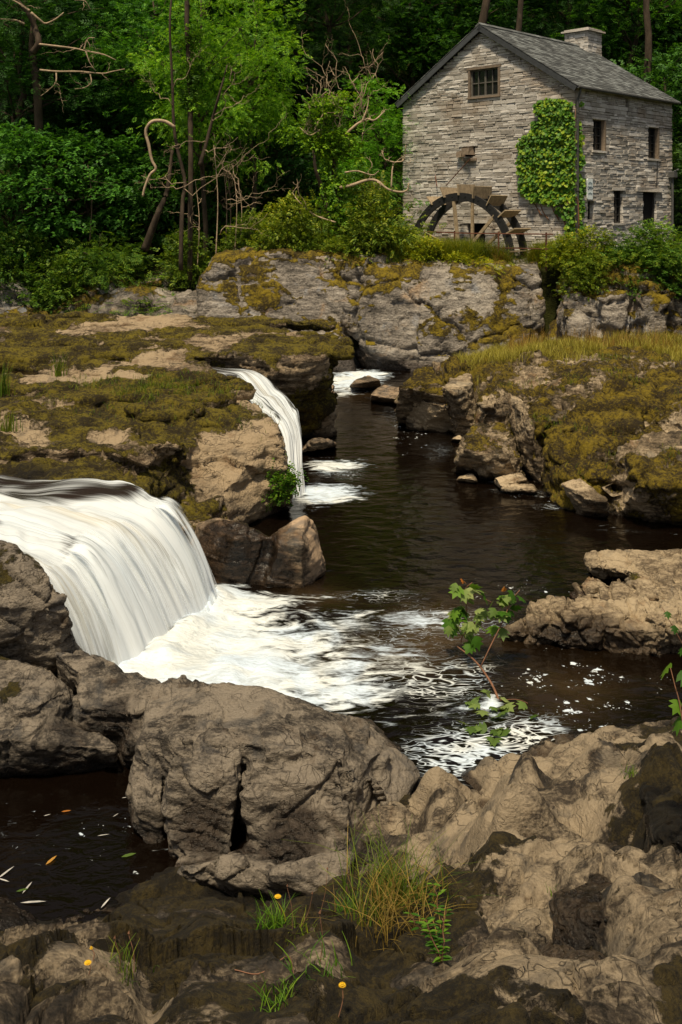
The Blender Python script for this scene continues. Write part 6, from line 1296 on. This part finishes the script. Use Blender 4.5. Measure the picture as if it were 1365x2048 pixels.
def surf(names):
    """coarse height lookup over one or more rock meshes"""
    Vs = np.concatenate([ROCKS_ALL[n] for n in names]); g = {}
    for x, y, z in Vs[:, :3].tolist():
        k = (int(x * 6 // 1), int(y * 6 // 1))
        if z > g.get(k, -9): g[k] = z
    return g
def tops(objs):
    g = {}
    for o in objs:
        Vv = np.empty(len(o.data.vertices) * 3, np.float32); o.data.vertices.foreach_get('co', Vv); Vv = Vv.reshape(-1, 3) + np.array(o.location)
        kx = np.floor(Vv[:, 0] * 7).astype(int); ky = np.floor(Vv[:, 1] * 7).astype(int)
        for a_, c_, z in zip(kx.tolist(), ky.tolist(), Vv[:, 2].tolist()):
            if z > g.get((a_, c_), -9): g[(a_, c_)] = z
    return g
def field(name, n, xr, yr, dens, hgt, h, w, lean, mat, tint, label, seed):
    r = np.random.RandomState(seed); x = r.uniform(*xr, n); y = r.uniform(*yr, n); P0 = np.stack([x, y, 0 * x], 1); k = r.uniform(0, 1, n) < dens(x, y); P0 = P0[k]
    if callable(hgt): P0[:, 2] = hgt(P0[:, 0], P0[:, 1])
    else:
        z = np.array([hgt.get((int(math.floor(a_ * 7)), int(math.floor(c_ * 7))), -9) for a_, c_ in P0[:, :2]]); P0[:, 2] = z - .02; P0 = P0[z > -5]
    V, Fc = blades(P0, h * r.uniform(.45, 1.25, len(P0)), w, lean, r); o = put(name, V, Fc, mat, base=(0, 0, 0), smooth=False, kind='stuff', label=label, cat='grass'); o.color = (*tint, 1); return o
by = {}
for o in bpy.data.objects:
    if 'label' in o: by[o['label']] = o
bank = tops([by['large mossy rock bank rising from the river to the dry grass']])
nz = lambda x, y, f, s: fbm(np.stack([x * f, y * f, 0 * x], 1), 3, s=s)
field('dry_grass', 26000, (3.6, 13), (25.6, 32), lambda x, y: sstep(-.2, .4, nz(x, y, .6, 91) + .8 * sstep(27.2, 28.6, y)) * sstep(25.6, 28, y), bank, .30, .012, .6, L_DRY, (1.15, 1.4, .75), 'pale dry grass along the top of the mossy bank', 91)
field('dry_grass', 5000, (5, 13), (28.2, 31), lambda x, y: sstep(-.1, .4, nz(x, y, .9, 77)), bank, .62, .012, .35, L_DRY, (1, .85, .6), 'tall reddish seeding grass stems below the dark cliff', 92)
field('grass', 9000, (3.2, 9), (19, 27), lambda x, y: sstep(.25, .55, nz(x, y, .8, 95)), bank, .14, .012, .6, L_GRASS, (1.2, 1.0, .5), 'short scattered grass on the mossy bank', 93)
hz = lambda x, y: hill_z(x, y)
field('grass', 34000, (1.8, 9.0), (38.5, 41.2), lambda x, y: sstep(-.4, .2, nz(x, y, .7, 96) + .4), hz, .85, .022, .6, L_GRASS, (1.5, 1.2, .6), 'yellow-green grass on the cliff top before the wheel', 94)
field('grass', 12000, (-5.2, 2), (38.6, 41), lambda x, y: sstep(-.3, .3, nz(x, y, .7, 97)), hz, .42, .02, .6, L_GRASS, (1.2, 1.05, .6), 'rough grass on the cliff top below the ivied tree', 95)
field('dry_grass', 5000, (6.0, 10.5), (38.7, 40.2), lambda x, y: sstep(-.2, .3, nz(x, y, .7, 98)), hz, .6, .018, .55, L_DRY, (1, .95, .6), 'golden dry grass near the cliff gap below the ivy', 96)
ledge = tops([by['mossy stepped rock ledge with a pale worn cliff end between the two falls']])
def led(x, y):
    px = CX + x / y * F; py = HZ + 4.05 / y * F; return np.clip(blobs(px, py, [(300, 800, 120, 22, .9), (430, 795, 70, 14, .7), (120, 815, 90, 14, .5), (510, 820, 40, 12, .6)]), 0, 1) * sstep(-.2, .3, nz(x, y, 1.5, 99))
field('grass', 12000, (-6.5, -1.2), (18.8, 23.5), led, ledge, .15, .010, .7, L_GRASS, (1.1, 1.05, .6), 'short grass growing on the middle ledge', 97)
def clump(name, c, n, rad, h, w, lean, mat, tint, label, cat, group=None, seed=0):
    r = np.random.RandomState(seed); q = r.normal(0, rad, (n, 2)); p = np.stack([q[:, 0], q[:, 1], 0 * q[:, 0] - .02], 1)
    V, Fc = blades(p, h * r.uniform(.4, 1.2, n), w, lean, r, 4); root = empty(name, c, label=label, cat=cat, group=group); o = put('blades', V, Fc, mat, root, smooth=False, kind='stuff'); o.color = (*tint, 1); return root
for i, (x, y, z, h, lab) in enumerate(((118, 752, 2.2, .62, 'upright green reed tuft on the middle ledge'), (8, 790, 2.1, .7, 'reed tuft at the left edge of the middle ledge'), (20, 860, 1.95, .4, 'small reed tuft lower on the left of the middle ledge'))):
    clump('reed_tuft', PZ(x, y, z), 60, .07, h, .016, .25, L_GRASS, (1.1, 1.1, .7), lab, 'reeds', 'reed tufts on the middle ledge', 200 + i)
p = PZ(562, 960, .75); hang = empty('hanging_plant', p, label='bright green plant hanging on the pale ledge end beside the slim fall', cat='plant')
r = np.random.RandomState(8); cs = np.array([P(r.normal(562, 11), r.normal(958, 16), 19.35 + r.uniform(-.15, .1)) for _ in range(16)]); V, Fc = crown_leaves(cs, r, None, 34, (.09, .09, .09), sprig_broad(6, .10, .06, .045, 15)); o = put('leaves', V - p, Fc, L_ASH, hang, smooth=False, kind='stuff'); o.color = (1.7, 1.5, .9, 1)

# ================================================================ near plants
c = on_ground(790, 1815)
clump('grass_tuft', c, 330, .14, .40, .007, .75, L_GRASS, (1.0, 1.0, .7), 'large arching green grass tuft on the mossy bedrock', 'grass tuft', seed=210)
clump('grass_tuft', on_ground(800, 1835), 220, .15, .26, .005, .9, L_DRY, (.9, .85, .6), 'straw-coloured dry grass at the foot of the large tuft', 'grass tuft', seed=211)
TG = 'small bright grass tufts on the near moss'
for i, (x, y, n_, h, tn, lab) in enumerate(((545, 1855, 130, .16, (.9, 1.3, .6), 'small bright green tuft below the tallest dandelion'), (605, 1868, 70, .09, (1.3, 1.2, .5), 'little yellowish tuft right of the bright tuft'), (690, 1825, 90, .12, (.8, 1.2, .6), 'small bright tuft left of the large arching tuft'), (560, 2005, 90, .10, (.8, 1.2, .6), 'low bright tuft beside the pale angular rock'), (240, 1945, 60, .12, (1.1, 1.1, .7), 'sparse tuft beside the left dandelion'), (640, 1945, 50, .10, (.7, 1.1, .6), 'thin dark tuft above the pale angular rock'), (1270, 1548, 90, .06, (.9, 1.1, .5), 'tiny tuft on top of the right-hand bedrock'), (1130, 1790, 30, .05, (.8, 1.1, .6), 'tiny tuft in the bedrock hollow'))):
    clump('grass_tuft', on_ground(x, y), n_, .05, h, .005, .6, L_GRASS, tn, lab, 'grass tuft', TG, 220 + i)
# leafy shoot below the tuft
p0 = on_ground(880, 1925); shoot = empty('leafy_shoot', p0, label='leafy green shoot trailing below the large grass tuft', cat='plant'); mb = MB(); LV = []
r = np.random.RandomState(9)
for k in range(7):
    tip = np.array([r.uniform(-.14, .10), r.uniform(-.03, .10), r.uniform(.08, .34)]); p, q = twisty((0, 0, 0), tip, .003, .0015, 8, .08, r); mb.tube(p, q, 4)
    for j in range(2, 8):
        for s in (-1, 1): LV.append((p[j], np.array([s * r.uniform(.5, 1), r.uniform(-.4, .4), r.uniform(-.1, .4)])))
mb.build('stem', M_TWIG, shoot)
lf = raw_mesh('leaf', np.array([(0, 0, 0), (.012, .007, .002), (.028, .006, .001), (.042, 0, -.004), (.028, -.006, .001), (.012, -.007, .002)]), [(0, 1, 2, 3, 4, 5)], False); lf.materials.append(L_ASH)
for p, d in LV:
    o = bpy.data.objects.new('leaf', lf); link(o, shoot); o.matrix_local = Matrix.Translation(p) @ Vector(d).to_track_quat('X', 'Z').to_matrix().to_4x4() @ Matrix.Scale(r.uniform(.7, 1.3), 4); o.color = (1.3, 1.3, .9, 1)
# dandelions
def dandelion(px, py, pxb, pyb, lab, s=1.0):
    b = on_ground(pxb, pyb); top = P(px, py, b[1] + .02); root = empty('dandelion', b, label=lab, cat='flower', group='yellow dandelions on the near moss'); mb = MB()
    p = catmull([np.zeros(3), (top - b) * .5 + (.01, 0, .01), top - b], 8); mb.tube(p, np.linspace(.0022, .0018, 8), 5); mb.build('stem', M_TWIG, root)
    mb = MB(); c = p[-1]; nP = 16
    for ring, (rad, zz) in enumerate(((.022, .004), (.016, .009), (.009, .012))):
        for k in range(nP):
            a = 2 * math.pi * (k + ring * .4) / nP; d = np.array([math.cos(a), math.sin(a), 0]); t = np.array([-math.sin(a), math.cos(a), 0]) * .0032
            mb.add(np.array([c + d * .002, c + d * rad * s * .6 + t * s + (0, 0, zz), c + d * rad * s + (0, 0, zz * .8), c + d * rad * s * .6 - t * s + (0, 0, zz)]), [(0, 1, 2, 3)])
    mb.build('flower_head', M_YEL, root)
dandelion(556, 1794, 562, 1850, 'tallest yellow dandelion above the bright tuft', 1.05); dandelion(176, 1927, 178, 1950, 'left yellow dandelion on the pale bedrock', .8); dandelion(685, 1972, 676, 2040, 'lowest yellow dandelion before the pale angular rock', .7); dandelion(183, 1898, 186, 1925, 'small half-open dandelion just above the left one', .4)
# dry stems
for i, (x0, y0, x1, y1, lab) in enumerate(((530, 1750, 525, 1800, 'brown seed stem nearest the tallest dandelion'), (655, 1740, 640, 1830, 'brown seed stem between dandelion and grass tuft'), (575, 1775, 585, 1860, 'thin dry stem beside the bright tuft'), (625, 1790, 600, 1860, 'leaning dry stem right of the bright tuft'), (700, 1700, 690, 1800, 'dry stem rising left of the large tuft'), (258, 1870, 268, 1945, 'dry stem rising from the sparse tuft'), (230, 1880, 240, 1945, 'second dry stem at the sparse tuft'), (640, 1830, 640, 1930, 'dry stem above the pale angular rock'))):
    b = on_ground(x1, y1); t_ = P(x0, y0, b[1] + .03) - b; mb = MB(); mb.tube(catmull([np.zeros(3), t_ * .5 + (.012, 0, 0), t_], 7), np.linspace(.0022, .0014, 7), 4); mb.tube([t_, t_ + (0, 0, .008), t_ + (0.002, 0, .02)], [.002, .006, .001], 5)
    root = empty('dry_stem', b, label=lab, cat='stem', group='dry stems on the near moss'); mb.build('stalk', M_TWIG, root)
b = on_ground(470, 1950); mb = MB(); mb.tube(catmull([on_ground(470, 1948) + (0, 0, .02), on_ground(520, 1960) + (0, 0, .03), on_ground(575, 1925) + (0, 0, .03), on_ground(588, 1950) + (0, 0, .01)], 14), .0025, 5); mb.build('fallen_twig', M_TWIG, label='thin reddish twig lying on the dark moss', cat='twig')

# sycamore leaf outline, five lobes
def syc(L=.10):
    ang = [(-.0, .0), (.18, .30), (.45, .52), (.42, .24), (.72, .42), (.68, .16), (1.0, 0), (.68, -.16), (.72, -.42), (.42, -.24), (.45, -.52), (.18, -.30)]
    V = [(x * L, y * L, -.12 * L * (x * x + 1.2 * y * y)) for x, y in ang]; V.append((.40 * L, 0, .01 * L)); n = 12
    return np.array(V), [(12, i, (i + 1) % n) for i in range(n)]
SYC = raw_mesh('leaf', *syc(), False); SYC.materials.append(L_SYC)
SYCG = raw_mesh('leaf', *syc(), False); SYCG.materials.append(L_ASH)
SYCO = raw_mesh('leaf', *syc(), False); SYCO.materials.append(M_ORANGE)
r = np.random.RandomState(15)
br0 = PZ(998, 1398, 0.02); branch = empty('fallen_branch', br0, label='broken leafy sycamore branch standing in the foam', cat='branch')
mb = MB(); d0 = br0[1]
def bp(px, py, dd=0): return P(px, py, d0 + dd) - br0
st = {'main': [(1000, 1405, 0), (985, 1370, .25), (962, 1335, .55), (940, 1312, .85), (915, 1293, 1.1)], 'left': [(922, 1285, 1.05), (930, 1250, 1.1), (933, 1215, 1.15), (930, 1180, 1.2), (945, 1165, 1.2)], 'right': [(962, 1333, .55), (985, 1285, .65), (1010, 1235, .75), (1020, 1205, .8), (1040, 1180, .85)], 'low': [(1085, 1428, .0), (1050, 1440, -.15), (1010, 1455, -.25), (980, 1425, -.2), (960, 1415, -.2)], 'top': [(930, 1200, 1.15), (960, 1195, 1.05), (985, 1205, .95)], 'lowr': [(1000, 1400, 0), (1040, 1400, -.05), (1080, 1420, -.1)]}
for k, pts in st.items():
    w = {'main': .016, 'left': .009, 'right': .009}.get(k, .005); mb.tube(catmull([bp(*q) for q in pts], 16), np.linspace(w, w * .55, 16), 6)
mb.build('stem', M_TWIG, branch, smooth=True)
def put_leaf(mesh, p, d, s, parent, upv='Z'):
    o = bpy.data.objects.new('leaf', mesh); link(o, parent); o.matrix_local = Matrix.Translation(p) @ Vector(d).to_track_quat('X', 'Z').to_matrix().to_4x4() @ Matrix.Rotation(r.normal(0, .5), 4, 'X') @ Matrix.Scale(s, 4); o.color = (1.3, 1.25, .9, 1)
for (x, y, dd, sx, sy, n_, kind) in ((945, 1180, 1.15, 18, 10, 8, 0), (920, 1215, 1.15, 14, 14, 7, 1), (955, 1225, 1.1, 22, 14, 11, 0), (905, 1240, 1.15, 8, 12, 6, 1), (1008, 1212, .8, 14, 14, 9, 0), (1035, 1195, .85, 10, 10, 5, 1), (990, 1230, .9, 14, 12, 6, 1), (950, 1285, .95, 10, 12, 5, 1), (960, 1250, 1.0, 22, 8, 6, 0)):
    for k in range(n_): put_leaf((SYC, SYCG)[kind if r.uniform() < .8 else 1 - kind], bp(r.normal(x, sx), r.normal(y, sy), dd + r.uniform(-.12, .12)), (r.normal(0, .6), -.5 + r.normal(0, .4), -.35 + r.normal(0, .5)), r.uniform(1.5, 2.4), branch)
for (x, y, sx, sy, n_) in ((975, 1405, 22, 9, 9), (1035, 1408, 20, 8, 6), (965, 1450, 14, 12, 6), (990, 1470, 16, 6, 5)):
    for k in range(n_):
        q = PZ(r.normal(x, sx), r.normal(y, sy), .035) - br0; put_leaf(SYC, q, (r.normal(0, 1), r.normal(0, 1), .05), r.uniform(1.2, 1.9), branch)
for (x, y, dd) in ((928, 1166, 1.2), (933, 1168, 1.2), (1003, 1182, .8), (1008, 1184, .8), (955, 1448, -.1), (952, 1452, -.1)): put_leaf(SYCO, bp(x, y, dd), (r.normal(0, .5), -.3, .8), .9, branch)
# leafy sapling leaning in at the right edge
sp0 = P(1385, 1560, 6.6); sap = empty('sycamore_sapling', sp0 - (0, 0, .12), label='young sapling with large green leaves at the right edge', cat='sapling'); sb = np.array(sap.location); mb = MB()
mb.tube(catmull([P(1385, 1580, 6.6) - sb, P(1362, 1420, 6.7) - sb, P(1350, 1370, 6.75) - sb, P(1340, 1330, 6.8) - sb], 14), np.linspace(.006, .003, 14), 5)
mb.tube(catmull([P(1372, 1300, 6.8) - sb, P(1350, 1260, 6.8) - sb, P(1325, 1215, 6.8) - sb], 10), np.linspace(.004, .002, 10), 5); mb.tube(catmull([P(1362, 1420, 6.7) - sb, P(1385, 1330, 6.75) - sb, P(1372, 1300, 6.8) - sb], 8), .004, 5); mb.build('stem', M_TWIG, sap, smooth=True)
for (x, y, s) in ((1342, 1325, 1.5), (1362, 1340, 1.4), (1360, 1400, 1.2), (1362, 1430, 1.5), (1335, 1222, .6), (1350, 1250, .7), (1372, 1290, 1.0)): put_leaf(SYCG, P(x, y, 6.75) - sb, (-.3 + r.normal(0, .3), -.6, -.5), s, sap)
# floating leaves and feathers on the inlet
FL = 'leaves and feathers floating on the black inlet'
M_FEATH = flat_mat('pale_feather', (0.45, 0.44, 0.42), 0.8, .2, 20)
lmesh = [raw_mesh('leaf', np.array([(-.5, 0, 0), (-.2, .16, .01), (.2, .14, .012), (.5, 0, 0), (.2, -.14, .012), (-.2, -.16, .01)]) * .12, [(0, 1, 2, 3, 4, 5)], False) for _ in range(3)]
for m_, c_ in zip(lmesh, (M_FEATH, L_SYC, M_ORANGE)): m_.materials.append(c_)
for i, (x, y, k, s, a, lab) in enumerate(((133, 1622, 2, .8, .3, 'orange leaf floating on the black inlet'), (258, 1710, 1, 1.2, .5, 'pale green leaf floating near the big dark rock'), (103, 1720, 2, 1.1, 1.0, 'reddish leaf tilted on the black inlet'), (45, 1780, 1, .9, .2, 'green leaf beside the feathers'), (67, 1804, 0, 1.9, 0, 'long white feather floating near the dark corner rock'), (55, 1775, 0, 1.3, 1.3, 'upright pale feather beside the green leaf'), (12, 1745, 0, 1.5, .9, 'pale feather at the left edge of the inlet'), (8, 1760, 0, 1.0, -.3, 'second pale feather at the left edge'), (207, 1670, 0, 1.0, 0, 'thin white feather in the middle of the inlet'), (212, 1805, 0, 1.2, 1.2, 'white feather caught at the mossy shore'), (232, 1630, 0, .6, .8, 'tiny white feather below the undercut rocks'), (250, 1595, 0, .5, 0, 'tiny white feather nearest the big dark rock'), (95, 1630, 0, .6, .5, 'tiny white feather beside the orange leaf'))):
    p = PZ(x, y, .012); o = bpy.data.objects.new('floating_feather' if k == 0 else 'floating_leaf', lmesh[k]); link(o, None, label=lab, cat='feather' if k == 0 else 'leaf', group=FL); o.location = p; o.rotation_euler = (r.normal(0, .08), r.normal(0, .08), a); o.scale = (s, s * (.35 if k == 0 else .8), s)
